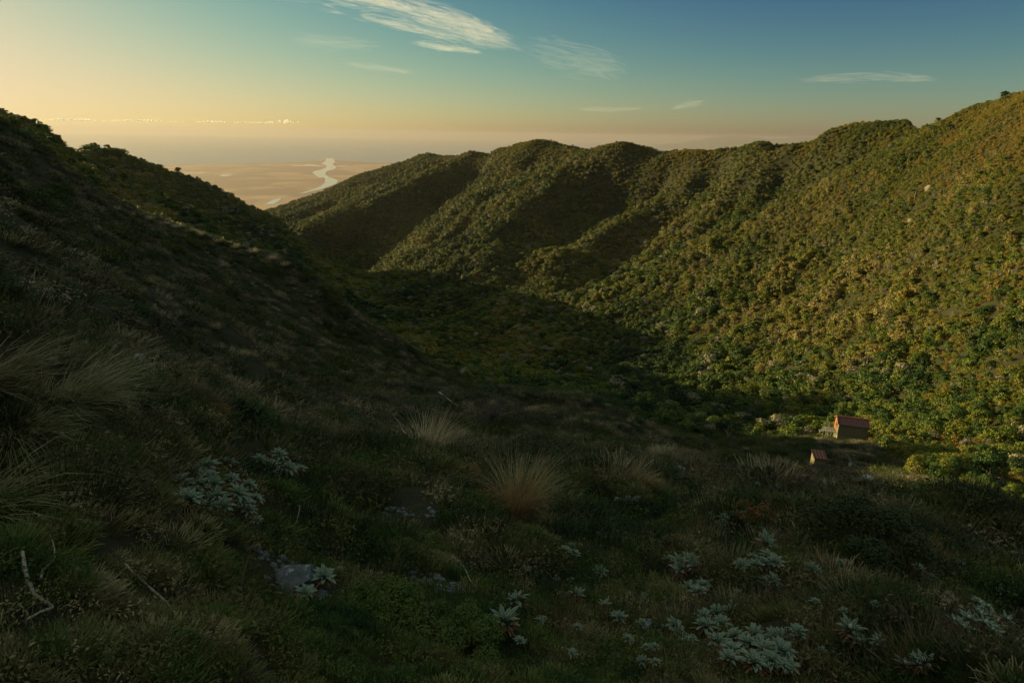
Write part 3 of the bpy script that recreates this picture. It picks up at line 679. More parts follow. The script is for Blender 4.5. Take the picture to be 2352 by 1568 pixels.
def pond(name, px_pts, lift, nsub=5, wob=25, seed=0):
    w = np.array(flat(name, px_pts, PLAIN+lift, None)); out = []
    for i in range(len(w)):
        a, b = w[i], w[(i+1) % len(w)]
        for t in np.linspace(0, 1, nsub, endpoint=False): out.append(a*(1-t)+b*t)
    out = np.array(out); k = np.arange(len(out))
    out[:, 0] += wob*fbm(k/2.1, k*0.+seed, 3, 4); out[:, 1] += wob*2*fbm(k/2.3, k*0.+seed+9, 3, 5)
    bm = bmesh.new(); vs_ = [bm.verts.new(p) for p in out]; bm.faces.new(vs_); bmesh.ops.triangulate(bm, faces=bm.faces[:])
    bmesh.ops.recalc_face_normals(bm, faces=bm.faces[:])
    m = bpy.data.meshes.new(name); bm.to_mesh(m); bm.free()
    if m.polygons[0].normal.z < 0: m.flip_normals()
    return tag(link(name, m, M['river']), kind='structure')
def Z5(l): return [((400+x/3.92)/1.08844, (360+y/3.92)/1.08844) for x, y in l]
pond('river', Z5([(1350, 490), (1420, 468), (1500, 446), (1570, 415), (1610, 385), (1625, 345), (1600, 326), (1560, 334), (1545, 320), (1515, 305), (1490, 278), (1530, 262), (1600, 246), (1632, 226), (1622, 205), (1575, 195), (1612, 178), (1625, 160), (1628, 140), (1700, 140), (1705, 165), (1722, 178), (1690, 195), (1732, 232), (1690, 255), (1630, 270), (1622, 300), (1660, 325), (1725, 345), (1748, 368), (1720, 395), (1660, 415), (1600, 438), (1500, 462), (1420, 482)]), 2, 4, 14, 1)
pond('river', Z5([(1035, 600), (1060, 570), (1100, 550), (1150, 538), (1205, 527), (1180, 548), (1150, 570), (1110, 590), (1070, 594)]), 2.1, 4, 8, 2)
pond('river', Z5([(1195, 600), (1230, 606), (1300, 608), (1300, 640), (1240, 636)]), 2.2, 4, 6, 3)
pond('lagoon', Z5([(1260, 206), (1330, 210), (1420, 208), (1430, 200), (1500, 204), (1570, 213), (1620, 212), (1580, 222), (1500, 217), (1430, 216), (1330, 217)]), 2.3, 3, 8, 4)
pond('lagoon', Z5([(585, 308), (620, 301), (700, 304), (708, 312), (650, 315), (610, 318)]), 2.4, 3, 8, 5)
pond('lagoon', Z5([(200, 288), (270, 284), (350, 286), (435, 284), (437, 290), (350, 290), (250, 292)]), 2.5, 3, 8, 6)
pond('lagoon', Z5([(1740, 212), (1820, 208), (1830, 213), (1760, 217)]), 2.6, 3, 6, 7)
# river islands and bars
# blue hills across the bay
def far_ridge(name, pts, r, mat, depth=3000):
    xs = np.array([p[0] for p in pts], float); ys = np.array([p[1] for p in pts], float); q = np.linspace(xs[0], xs[-1], 120)
    yy = np.interp(q, xs, ys)+1.6*fbm(q/22, q*0+3, 4, 8); top = []
    for a, b in zip(q, yy):
        az, T = pix(a, b); top.append((r*math.sin(az), r*math.cos(az), r*T))
    top = np.array(top); rows = [top*[1, 1, 0]+[0, 0, SEA]+unit(top*[1, 1, 0])*(-depth)]
    rows.append(rows[0]*.45+top*.55+np.stack([0*q, 120*fbm(q/30, q*0, 3, 3), 60*fbm(q/12, q*0+8, 3, 5)], 1)); rows.append(top); rows.append(top*[1, 1, 0]+[0, 0, SEA]+unit(top*[1, 1, 0])*depth)
    return tag(link(name, mesh_from(name, np.concatenate(rows), grid_faces(4, len(q)), True), mat), kind='structure')
M['farhill'] = plain_mat('far hill', (.03, .045, .03), (.06, .07, .05), .001, 1)
far_ridge('hills', [(1440, 338), (1500, 333), (1560, 328), (1600, 322), (1640, 315), (1680, 312), (1720, 315), (1760, 318), (1800, 318), (1830, 313), (1870, 317), (1950, 322), (2050, 330)], 60000, M['farhill'], 6000)
# haze: one closed box of thin air round everything, sky and clouds outside
bm = bmesh.new(); bmesh.ops.create_cube(bm, size=1.0); m = bpy.data.meshes.new('haze'); bm.to_mesh(m); bm.free()
hz = bpy.data.objects.new('haze', m); C.objects.link(hz); hz.location = (0, 45000, (SEA-5+150)/2); hz.scale = (200000, 110000, 150-SEA+5)
tag(hz, 'thin warm haze lying over the plain and sea', None, None, 'stuff')
s = NT('haze'); pv = s.n('ShaderNodeVolumePrincipled'); pv.inputs['Color'].default_value = (.30, .28, .31, 1); pv.inputs['Density'].default_value = HAZE; pv.inputs['Anisotropy'].default_value = .3
s.l(pv.outputs[0], s.out.inputs['Volume']); m.materials.append(s.m)
# ---------------------------------------------------------------- hut and outhouse
def box(bm, x0, x1, y0, y1, z0, z1):
    v = [bm.verts.new(p) for p in ((x0,y0,z0),(x1,y0,z0),(x1,y1,z0),(x0,y1,z0),(x0,y0,z1),(x1,y0,z1),(x1,y1,z1),(x0,y1,z1))]
    for f in ((0,3,2,1),(4,5,6,7),(0,1,5,4),(1,2,6,5),(2,3,7,6),(3,0,4,7)): bm.faces.new([v[i] for i in f])
def part(name, parent, mat, fn, label=None):
    bm = bmesh.new(); fn(bm); bmesh.ops.recalc_face_normals(bm, faces=bm.faces[:]); m = bpy.data.meshes.new(name); bm.to_mesh(m); bm.free()
    return tag(link(name, m, mat, parent), label)
def prism(bm, prof, x0, x1):          # profile in y,z pushed along x
    a = [bm.verts.new((x0, y, z)) for y, z in prof]; b = [bm.verts.new((x1, y, z)) for y, z in prof]
    bm.faces.new(a); bm.faces.new(b[::-1])
    for i in range(len(prof)): j = (i+1) % len(prof); bm.faces.new([a[i], a[j], b[j], b[i]])
def corr(bm, p0, p1, q0, q1, n, amp, th=.03):
    """corrugated sheet between edge p0-p1 (eaves) and q0-q1 (ridge), ribs run from eave to ridge"""
    p0, p1, q0, q1 = map(Vector, (p0, p1, q0, q1)); nn = (p1-p0).cross(q0-p0).normalized(); rows = []
    for lift in (0, -th):
        for e0, e1 in ((p0, p1), (q0, q1)):
            rows.append([bm.verts.new(e0.lerp(e1, i/n)+nn*(amp*math.sin(i*math.pi/2)+lift)) for i in range(n+1)])
    for i in range(n):
        bm.faces.new([rows[0][i], rows[0][i+1], rows[1][i+1], rows[1][i]]); bm.faces.new([rows[2][i+1], rows[2][i], rows[3][i], rows[3][i+1]])
        bm.faces.new([rows[0][i+1], rows[0][i], rows[2][i], rows[2][i+1]]); bm.faces.new([rows[1][i], rows[1][i+1], rows[3][i+1], rows[3][i]])
    for i in (0, n): bm.faces.new([rows[0][i], rows[1][i], rows[3][i], rows[2][i]])
s = NT('painted cladding'); tc = s.n('ShaderNodeTexCoord'); wv = s.n('ShaderNodeTexWave'); wv.inputs['Scale'].default_value = 1.7; wv.inputs['Distortion'].default_value = .3
s.l(tc.outputs['Object'], wv.inputs[0]); nz = s.noise(tc.outputs['Object'], 2.5, 5)
M['wall'] = s.bsdf(s.mix(s.math('MULTIPLY', nz, .5), (.115, .098, .058), (.18, .155, .095)), .75, .2, wv.outputs['Fac'], .5, .02)
s = NT('red roofing iron'); tc = s.n('ShaderNodeTexCoord'); nz = s.noise(tc.outputs['Object'], 1.6, 6, .7)
M['roof'] = s.bsdf(s.ramp(nz, [(.35, (.026, .008, .008)), (.62, (.042, .011, .010)), (.8, (.06, .028, .02))]), .55, .3)
M['trim'] = plain_mat('red trim', (.20, .05, .025), (.26, .065, .03), 4, .6)
M['frame'] = plain_mat('window frame', (.30, .07, .03), (.36, .10, .05), 4, .6)
M['timber'] = plain_mat('weathered timber', (.13, .13, .12), (.24, .24, .22), 9, .8)
M['conc'] = plain_mat('pale footing', (.13, .12, .08), (.20, .175, .12), 5, .9)
s = NT('window glass'); M['glass'] = s.bsdf((.02, .025, .03), .08, .6)
L_, W_, EV, RG = 4.9, 3.3, 2.25, 3.1
phi = math.atan2(HUT.x, HUT.y); th = -phi + R(14)
hz0 = gz(HUT.x, HUT.y)
c_ = Vector((HUT.x, HUT.y, 0)); hx = Vector((math.cos(th), math.sin(th), 0)); hy = Vector((-math.sin(th), math.cos(th), 0))
hc = c_ + hx*.3 + hy*1.7
floor_z = max(gz(*(hc+hx*a+hy*b)[:2]) for a in (-2.6, 0, 2.6) for b in (-1.7, 0, 1.7))-.35
floor_z = gz(*(hc-hy*1.8)[:2])+.75
hut = empty('hut', (hc.x, hc.y, floor_z), (0, 0, th), .93); tag(hut, 'small gabled hut with red iron roof and olive walls at the forest edge', 'hut')
xa, xb, ya, yb = -L_/2, L_/2, -W_/2, W_/2
wall = part('wall', hut, M['wall'], lambda bm: prism(bm, [(ya, 0), (yb, 0), (yb, EV), (0, RG), (ya, EV)], xa, xb))
part('foundation', hut, M['conc'], lambda bm: box(bm, xa+.08, xb-.08, ya+.08, yb-.08, -1.8, .0))
def rf(bm):
    o_ = .22; k = (RG-EV)/(W_/2); d = .05
    corr(bm, (xa-.25, ya-o_, EV-o_*k+d), (xb+.25, ya-o_, EV-o_*k+d), (xa-.25, 0, RG+d), (xb+.25, 0, RG+d), 58, .018)
    corr(bm, (xb+.25, yb+o_, EV-o_*k+d), (xa-.25, yb+o_, EV-o_*k+d), (xb+.25, 0, RG+d), (xa-.25, 0, RG+d), 58, .018)
roof = part('roof', hut, M['roof'], rf)
part('ridge_cap', roof, M['trim'], lambda bm: prism(bm, [(-.16, RG+.0), (0, RG+.10), (.16, RG+.0), (.16, RG+.05), (0, RG+.15), (-.16, RG+.05)], xa-.27, xb+.27))
k_ = (RG-EV)/(W_/2)
for x in (xa-.27, xb+.24):
    part('bargeboard', roof, M['trim'], lambda bm: [prism(bm, [(sg*(W_/2+.24), EV-.24*k_-.09), (sg*(W_/2+.24), EV-.24*k_+.09), (0, RG+.13), (0, RG-.05)], x, x+.035) for sg in (-1, 1)])
for yy in (-.55, .25):
    w_ = part('window', hut, M['frame'], lambda bm: box(bm, xa-.05, xa+.02, yy-.26, yy+.26, 1.0, 1.75))
    part('pane', w_, M['glass'], lambda bm: box(bm, xa-.058, xa-.03, yy-.19, yy+.19, 1.08, 1.67))
part('door', hut, M['frame'], lambda bm: box(bm, xa-.04, xa+.02, .78, 1.5, .02, 1.85))
dk = part('deck', hut, M['timber'], lambda bm: [box(bm, xa-1.75, xa-.06, -.6+i*.155, -.6+i*.155+.14, -.12, -.07) for i in range(15)]+[box(bm, xa-x, xa-x+.1, y, y+.1, -1.9, -.121) for x in (1.7, .3) for y in (-.55, 1.6)])
for yy in (-.62, 1.74):
    part('railing', dk, M['timber'], lambda bm: [box(bm, xa-1.75, xa-.06, yy, yy+.06, z, z+.09) for z in (.84, .42)]+[box(bm, xa-x, xa-x+.08, yy+.061, yy+.13, -.5, .84) for x in (1.72, .9)])
part('step', dk, M['timber'], lambda bm: [box(bm, xa-2.05-i*.3, xa-1.78-i*.3, .1, 1.0, -.32-i*.2, -.27-i*.2) for i in range(3)])
# outhouse
oz = gz(OUT.x, OUT.y); tho = -math.atan2(OUT.x, OUT.y)+R(20)
oh = empty('outhouse', (OUT.x, OUT.y, oz+.55), (0, 0, tho)); tag(oh, 'narrow outhouse with sloping red roof standing alone in the heath', 'outhouse')
part('wall', oh, M['wall'], lambda bm: prism(bm, [(-.6, -.6), (.6, -.6), (.6, 2.35), (-.6, 2.05)], -.6, .6))
part('roof', oh, M['roof'], lambda bm: corr(bm, (-.72, -.78, 2.04), (.72, -.78, 2.04), (-.72, .74, 2.42), (.72, .74, 2.42), 16, .014, .04))
dr = part('door', oh, M['wall'], lambda bm: box(bm, -.63, -.604, -.35, .4, .05, 1.9))
part('handle', dr, M['timber'], lambda bm: box(bm, -.67, -.632, .25, .29, .95, 1.1))

# ---------------------------------------------------------------- paths
def ribbon(name, pts, w0, mat, lift=.03):
    P_ = np.array([p[:] for p in pts]); q = np.linspace(0, len(P_)-1, len(P_)*8); X = np.interp(q, range(len(P_)), P_[:, 0]); Y = np.interp(q, range(len(P_)), P_[:, 1])
    d = unit(np.stack([np.gradient(X), np.gradient(Y)], 1)); nn = np.stack([-d[:, 1], d[:, 0]], 1); V = []
    for k, o_ in enumerate((-1, -.5, 0, .5, 1)):
        w = w0*(.7+.9*fbm(q*1.3, q*0+k*.4, 2, 6))
        x = X+nn[:, 0]*w*o_; y = Y+nn[:, 1]*w*o_; V.append(np.stack([x, y, ground(x, y)+lift*(1-abs(o_))+.004], 1))
    return tag(link(name, mesh_from(name, np.concatenate(V), grid_faces(5, len(q)), True), mat), kind='structure')
for p in paths: ribbon('path', p, .2, M['rock'], .05)

# ---------------------------------------------------------------- rocks
def rock_at(px, py, wpx, hpx, label, seed, mat='rock', rmin=.5, name='rock', sink=.3, deep=1.0):
    p = hit(px, py, rmin); d = topix(np.array(p[:]))[2]; w = wpx/FPX*d/2; h = hpx/FPX*d/2
    me = rock_mesh(name, seed, w, w*.8*deep, h*1.15, 4, .3, M[mat]); o = link(name, me, None, None, (p.x, p.y, p.z+h*(1-2*sink)), seed*1.7)
    return tag(o, label, 'rock')
rock_at(178, 790, 70, 42, 'lichen covered grey rock highest on the left bank', 31)
rock_at(243, 822, 80, 36, 'low flat lichen covered rock in the middle of three on the left bank', 32)
rock_at(322, 862, 56, 66, 'upright lichen covered rock behind the arching tussock on the left bank', 33)
rock_at(672, 1338, 130, 46, 'flat grey rock slab beside the two silvery rosettes', 34, sink=.42)
rock_at(770, 1322, 60, 26, 'small grey stone right of the flat slab in the hollow', 35, sink=.42)
rock_at(1990, 1117, 66, 34, 'pale rounded boulder in the heath below the hut', 36, 'pale_rock', 14)
rock_at(1563, 1084, 36, 18, 'small pale rock on the brow left of the outhouse', 37, 'pale_rock', 10)
rock_at(1722, 1080, 40, 13, 'low pale rock between the brow and the outhouse', 38, 'pale_rock', 10)
rock_at(1811, 1150, 22, 22, 'small bluish rock at the edge of the brown heath patch', 39, 'rock', 6)
rock_at(2205, 1310, 60, 30, 'dark rock half hidden by rosettes at lower right', 40, 'rock')
rock_at(2330, 1283, 70, 24, 'grey stone at the right edge of the slope', 41, 'rock')
rock_at(1480, 1400, 26, 50, 'thin upright grey stone in the dark heath at bottom centre', 42, 'rock')
rock_at(1420, 1515, 40, 16, 'small grey stone near the bottom centre rosettes', 44, 'rock')
for i, (a, b, w, h, lab) in enumerate([(1164, 421, 16, 12, 'grey outcrop high on the central ridge face'), (2130, 436, 14, 16, 'pale outcrop on the upper right slope'), (2104, 452, 10, 16, 'narrow pale outcrop beside another on the upper right slope'), (2092, 512, 16, 12, 'slanting grey outcrop below the paired pale outcrops'), (2236, 372, 10, 9, 'small pale outcrop near the skyline on the right slope'), (1576, 470, 9, 12, 'small grey crag in the dark gully of the central ridge'), (2340, 400, 14, 10, 'pale outcrop at the right edge of the sunlit slope')]):
    rock_at(a, b, w, h, lab, 50+i, 'outcrop', 100, 'rock_outcrop', .3, .6)
# loose lichened stones in the hollows
def gravelmask(x, y, z, r, az): return (1-GAP(x, y))*.9
GP = scatter(.028, 1.2, 9, hgt=.05, mask=gravelmask, seed=31)
gs = [rock_mesh('gravel_shape', 60+k, .02, .016, .011, 2, .35, M['gravel']) for k in range(4)]
s_ = .35+1.3*rg.uniform(0, 1, len(GP))**3
mass('gravel', 'loose pale lichened gravel in the bare hollows', gs, GP, np.stack([s_, s_, s_], 1), 32, .9)

# ---------------------------------------------------------------- silvery rosette daisies
def rosette_mesh(seed, nl=22, L=.10, Wd=.024, up=(.25, 1.45)):
    rg = np.random.default_rng(seed); t = Tri()
    for i in range(nl):
        q = (i+.5)/nl; a = i*2.39996+rg.normal()*.12; el = up[1]-(up[1]-up[0])*q**.8+rg.normal()*.07; ln = L*(.55+.5*q)*rg.uniform(.85, 1.12); w = Wd*(.75+.35*q)
        hd = np.array([math.cos(a), math.sin(a), 0]); sd = np.array([-math.sin(a), math.cos(a), 0]); cur = hd*.006+np.array([0, 0, .012]); ang = el; rows = []; ed = []
        prof = [.45, .85, 1.0, .8, .08]
        for k, pw in enumerate(prof):
            dr = hd*math.cos(ang)+np.array([0, 0, 1])*math.sin(ang); nr_ = -hd*math.sin(ang)+np.array([0, 0, 1])*math.cos(ang)
            for o_, e_ in ((-1, 1), (-.78, .9), (0, 0), (.78, .9), (1, 1)):
                rows.append(cur+sd*w/2*pw*o_+nr_*w*.28*abs(o_)*pw); ed.append(e_ if abs(o_) == 1 else e_*.15)
            cur = cur+dr*ln/4; ang -= rg.uniform(.02, .22)
        t.grid(rows, grid_faces(5, 5), ed)
    m = t.mesh('rosette', True, True); m.materials.append(M['daisy']); return m
ros = [rosette_mesh(500+k, 20+2*k, .10, .022+.002*k, (.12+.05*k, 1.4)) for k in range(4)]
ros_up = [rosette_mesh(510+k, 13, .12, .026, (.7, 1.45)) for k in range(2)]
tt = Tri(); rgd = np.random.default_rng(3)
blades(tt, 26, rgd, .02, .09, .014, lean=(1.1, 1.7), droop=.5, seg=2); dead_m = tt.mesh('dead_leaves'); dead_m.materials.append(M['daisy_dead'])
bm = bmesh.new(); bmesh.ops.create_icosphere(bm, subdivisions=2, radius=.013)
for v in bm.verts: v.co.z = v.co.z*1.9+.055
bud_m = bpy.data.meshes.new('bud'); bm.to_mesh(bud_m); bm.free(); bud_m.materials.append(M['daisy_bud'])
def daisies(px, py, n_, wx, wy, leafpx, label, seed, form='flat', bud=False, group=None, rmin=.5):
    """a plant of n_ rosettes spread over wx by wy pixels round px,py; leafpx is the reach of one rosette in the photograph"""
    rg = np.random.default_rng(seed); p = hit(px, py, rmin); root = empty('daisy', p); tag(root, label, 'plant', group)
    pts = []
    for k in range(n_):
        for _ in range(30):
            a, b = (0, 0) if n_ == 1 else rg.uniform(-1, 1, 2)
            if a*a+b*b > 1: continue
            qx, qy = px+a*wx/2, py+b*wy/2
            if all((qx-u)**2+(1.7*(qy-v))**2 > (leafpx*.85)**2 for u, v in pts) or _ > 24: break
        pts.append((qx, qy))
    d0 = topix(np.array(p[:]))[2]; size = .88*leafpx/FPX*d0/.10
    for qx, qy in pts:
        q = hit(qx, qy, rmin)
        if (q-p).length > .6+6*size*.1*n_**.5: q = p.copy(); q.x += rg.normal()*.05
        q.z = gz(q.x, q.y); sz = size*rg.uniform(.75, 1.1)
        nm = normals_at(np.array([q[:]]))[0]; ax = Vector((nm[0]*.6+rg.normal()*.12, nm[1]*.6-.22+rg.normal()*.12, 1)).normalized()
        me = (ros_up if form == 'up' else ros)[int(rg.integers(0, 2 if form == 'up' else 4))]
        o = link('rosette', me, None, root); o.location = q-p+Vector((0, 0, .045+.02*sz)); o.scale = (sz,)*3
        o.rotation_euler = (ax.to_track_quat('Z', 'Y').to_matrix() @ Matrix.Rotation(rg.uniform(0, 6.28), 3, 'Z')).to_euler()
        if leafpx > 18:
            c = link('dead_leaves', dead_m, None, o); c.location = (0, 0, .0)
        if bud:
            c = link('bud', bud_m, None, o)
    return root
DAISY = [
 (492, 1140, 17, 190, 120, 34, 'large mound of crowded silvery rosettes at lower left', 'flat'),
 (650, 1092, 8, 120, 70, 28, 'loose silvery rosettes just right of the large mound', 'flat'),
 (585, 1195, 4, 70, 60, 28, 'few silvery rosettes trailing below the large mound', 'flat'),
 (745, 1352, 1, 0, 0, 40, 'yellow green rosette above the flat grey slab', 'flat'),
 (706, 1385, 2, 30, 14, 30, 'rosette pair at the end of the flat grey slab', 'flat'),
 (352, 906, 4, 46, 20, 16, 'pale little rosettes below the upright rock on the left bank', 'flat'),
 (118, 862, 2, 26, 14, 16, 'bluish rosettes inside the arching tussock', 'flat'),
 (1186, 1404, 1, 0, 0, 38, 'rosette with a dark spike above the broad leaved one at bottom centre', 'flat'),
 (1166, 1452, 2, 34, 14, 40, 'broad leaved upright rosettes at bottom centre', 'up'),
 (1312, 1284, 3, 40, 30, 20, 'ragged silvery rosettes in dark heath right of the lone pale tussock', 'flat'),
 (1376, 1330, 1, 0, 0, 28, 'single green rosette in the heath between two silvery ones', 'flat'),
 (1322, 1390, 1, 0, 0, 28, 'thin star shaped rosette with few upright leaves', 'up'),
 (1386, 1412, 1, 0, 0, 24, 'bluish upright rosette beside long curled leaves', 'up'),
 (1420, 1440, 1, 0, 0, 30, 'rosette with long curled leaves at bottom centre', 'flat'),
 (1218, 1200, 2, 26, 12, 16, 'small rosette at the foot of the largest straw tussock', 'flat'),
 (1393, 1193, 2, 28, 14, 18, 'small spiky rosette in brown heath above centre', 'flat'),
 (1435, 1156, 6, 60, 12, 11, 'low row of tiny pale rosettes', 'flat'),
 (1210, 1320, 1, 0, 0, 13, 'tiny pale rosette alone in the brown heath', 'flat'),
 (1560, 1312, 6, 84, 34, 26, 'bright cluster of pale upright rosettes right of centre', 'up'),
 (1602, 1366, 3, 44, 40, 26, 'dark green rosettes below the bright cluster', 'flat'),
 (1622, 1204, 8, 100, 46, 17, 'bluish rosette cluster behind the rust footed tussock', 'flat'),
 (1738, 1308, 6, 84, 44, 26, 'silvery rosettes under the big spiky plant', 'flat'),
 (1756, 1268, 1, 0, 0, 40, 'big spiky green rosette standing highest of its group', 'up'),
 (1758, 1350, 2, 30, 16, 24, 'two small rosettes below the silvery group', 'flat'),
 (1836, 1304, 1, 0, 0, 28, 'rosette of erect blue green leaves right of the spiky plant', 'up'),
 (1862, 1326, 1, 0, 0, 28, 'drooping blue green rosette beside the erect one', 'flat'),
 (1932, 1306, 2, 28, 14, 15, 'tiny bright rosette in front of the dark domed shrub', 'flat'),
 (2024, 1332, 3, 46, 24, 20, 'mixed rosettes right of the domed shrub foot', 'flat'),
 (2048, 1358, 2, 40, 12, 16, 'flat grey rosettes in moss below the domed shrub', 'flat'),
 (2124, 1328, 4, 60, 30, 20, 'dusky rosettes between the domed shrub and the right edge', 'flat'),
 (2244, 1336, 6, 90, 34, 20, 'dusky rosettes round the half hidden dark rock', 'flat'),
 (2306, 1364, 4, 50, 26, 20, 'dark blue rosettes near the right edge', 'flat'),
 (2166, 1388, 2, 30, 12, 14, 'pinkish withered rosette in pale litter', 'flat'),
 (2256, 1410, 4, 70, 24, 22, 'green rosettes above the budding clump', 'flat'),
 (2236, 1452, 10, 140, 60, 28, 'large budding clump of white rosettes at lower right', 'up'),
 (1950, 1468, 2, 34, 20, 34, 'rosette pair with pale buds right of the bottom clump', 'up'),
 (1962, 1500, 2, 26, 20, 26, 'small budding rosettes just below the budding pair', 'up'),
 (2018, 1504, 2, 32, 16, 28, 'budding rosette leaning down beside the dry brown stalk', 'up'),
 (1828, 1478, 1, 0, 0, 34, 'lone star shaped rosette between the bottom clumps', 'flat'),
 (2088, 1548, 3, 60, 20, 32, 'budding rosettes cut by the bottom edge', 'up'),
 (1632, 1452, 4, 70, 50, 38, 'tall layered rosettes at the top of the big bottom clump', 'flat'),
 (1678, 1422, 1, 0, 0, 28, 'green rosette just above the big bottom clump', 'up'),
 (1722, 1512, 13, 190, 90, 40, 'big bottom clump of overlapping blue green rosettes', 'flat'),
 (1788, 1550, 3, 60, 24, 34, 'shaded rosettes at the right foot of the big bottom clump', 'flat'),
 (1552, 1468, 2, 34, 18, 28, 'bluish rosettes left of the big bottom clump', 'flat'),
 (1580, 1492, 2, 30, 14, 26, 'small rosette pair tucked under the left of the big bottom clump', 'flat'),
 (1968, 1142, 2, 24, 10, 15, 'small spiky rosette below the pale boulder', 'flat'),
 (1768, 1120, 6, 70, 12, 9, 'strip of tiny grey rosettes below the outhouse', 'flat'),
 (2082, 1184, 6, 80, 16, 10, 'far row of tiny rosettes right of the dark shrubs', 'flat'),
 (2104, 1226, 4, 60, 20, 13, 'small grey rosettes on the shoulder right of the domed shrub', 'flat'),
 (1694, 1162, 2, 24, 8, 10, 'tiny rosette beside the brown heath patch', 'flat'),
 (1694, 1192, 2, 24, 10, 12, 'tiny dull rosette below the brown heath patch', 'flat'),
 (1593, 1188, 3, 30, 14, 13, 'tiny rosettes left of the bluish cluster', 'flat'),
 (950, 1110, 1, 0, 0, 16, 'single green rosette below the tall pale tussock', 'up'),
 (780, 1330, 1, 0, 0, 15, 'little grey rosette on the gravel of the hollow', 'flat'),
]
for k, (a, b, n_, wx, wy, lp, lab, form) in enumerate(DAISY): daisies(a, b, n_, wx, wy, lp, lab, 700+k, form, 'bud' in lab)

rg9 = np.random.default_rng(99); n9 = 0
while n9 < 40:
    a, b = rg9.uniform(1180, 2330), rg9.uniform(1130, 1545)
    if any(abs(a-d[0]) < 45+d[3]/2 and abs(b-d[1]) < 30+d[4]/2 for d in DAISY): continue
    daisies(a, b, 1, 0, 0, 7+14*(b-1130)/415*rg9.uniform(.7, 1.1), 'small single silvery rosette dotted among the brown heath at lower right', 900+n9, 'flat', False, 'single silvery rosettes dotted over the heath'); n9 += 1

# ---------------------------------------------------------------- single tussocks
def tussock(px, py, hpx, spread, n_, mat, label, seed, wind=(.5, 0), lean=(0, .5), droop=.9, rmin=.5, wid=.0035, stretch=1.0, seg=4):
    p = hit(px, py, rmin); d = topix(np.array(p[:]))[2]; L = hpx/FPX*d*stretch
    t = Tri(); rgx = np.random.default_rng(seed); w = max(wid, .55*d/626*.6)
    blades(t, n_, rgx, spread/FPX*d, L, w, lean, droop, wind, seg); blades(t, n_//4, rgx, spread/FPX*d*.8, L*.5, w, (.3, 1.2), 1.2, (0, 0), 3)
    m = t.mesh('tussock'); m.materials.append(M[mat]); return tag(link('tussock', m, None, None, p), label, 'grass')
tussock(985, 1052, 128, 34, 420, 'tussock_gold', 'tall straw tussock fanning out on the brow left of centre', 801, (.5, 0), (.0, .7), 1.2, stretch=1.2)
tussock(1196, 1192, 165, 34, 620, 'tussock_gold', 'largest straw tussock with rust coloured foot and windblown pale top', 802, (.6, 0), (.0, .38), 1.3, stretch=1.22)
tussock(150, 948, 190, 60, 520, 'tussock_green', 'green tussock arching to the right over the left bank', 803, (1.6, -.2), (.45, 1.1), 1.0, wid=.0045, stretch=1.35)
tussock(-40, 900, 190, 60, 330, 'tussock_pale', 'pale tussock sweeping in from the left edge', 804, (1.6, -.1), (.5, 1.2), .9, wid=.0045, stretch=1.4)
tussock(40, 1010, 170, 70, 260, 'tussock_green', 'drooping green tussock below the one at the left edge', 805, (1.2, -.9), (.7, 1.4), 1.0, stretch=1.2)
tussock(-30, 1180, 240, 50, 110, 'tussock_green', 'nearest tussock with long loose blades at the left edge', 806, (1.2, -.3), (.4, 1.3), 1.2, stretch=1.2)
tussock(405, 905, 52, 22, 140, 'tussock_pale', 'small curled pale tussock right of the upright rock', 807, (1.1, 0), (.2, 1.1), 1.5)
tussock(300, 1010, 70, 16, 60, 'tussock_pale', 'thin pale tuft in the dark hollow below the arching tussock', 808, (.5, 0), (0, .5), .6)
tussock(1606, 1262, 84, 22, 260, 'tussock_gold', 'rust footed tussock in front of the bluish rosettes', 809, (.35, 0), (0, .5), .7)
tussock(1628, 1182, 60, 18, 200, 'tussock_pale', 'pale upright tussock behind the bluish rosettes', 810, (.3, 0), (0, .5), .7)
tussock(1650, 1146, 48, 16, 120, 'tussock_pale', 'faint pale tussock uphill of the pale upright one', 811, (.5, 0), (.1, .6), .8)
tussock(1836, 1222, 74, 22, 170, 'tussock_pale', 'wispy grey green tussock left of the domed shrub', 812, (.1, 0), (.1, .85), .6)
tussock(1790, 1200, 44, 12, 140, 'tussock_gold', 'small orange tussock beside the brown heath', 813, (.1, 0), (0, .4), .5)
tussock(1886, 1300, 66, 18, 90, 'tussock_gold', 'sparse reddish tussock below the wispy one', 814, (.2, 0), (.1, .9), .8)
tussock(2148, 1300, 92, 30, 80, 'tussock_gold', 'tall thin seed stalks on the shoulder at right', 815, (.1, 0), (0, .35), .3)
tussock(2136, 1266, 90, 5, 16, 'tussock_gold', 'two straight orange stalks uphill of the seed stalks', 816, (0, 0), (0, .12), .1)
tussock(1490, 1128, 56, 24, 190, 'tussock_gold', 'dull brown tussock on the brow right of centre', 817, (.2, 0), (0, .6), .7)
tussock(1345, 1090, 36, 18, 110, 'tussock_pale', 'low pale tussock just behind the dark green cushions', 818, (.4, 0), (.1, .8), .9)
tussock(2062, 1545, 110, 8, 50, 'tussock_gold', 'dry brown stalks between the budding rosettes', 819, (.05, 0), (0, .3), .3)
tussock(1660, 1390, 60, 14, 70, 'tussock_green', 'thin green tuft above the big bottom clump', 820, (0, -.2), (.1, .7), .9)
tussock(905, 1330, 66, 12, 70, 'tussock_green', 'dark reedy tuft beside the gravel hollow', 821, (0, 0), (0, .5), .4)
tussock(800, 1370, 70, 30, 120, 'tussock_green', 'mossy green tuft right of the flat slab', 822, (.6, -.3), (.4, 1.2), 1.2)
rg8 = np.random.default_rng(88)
crest = [(300, 498), (345, 507), (380, 519), (405, 526), (430, 536), (455, 545), (500, 558), (540, 572), (580, 583), (625, 598), (655, 612)]
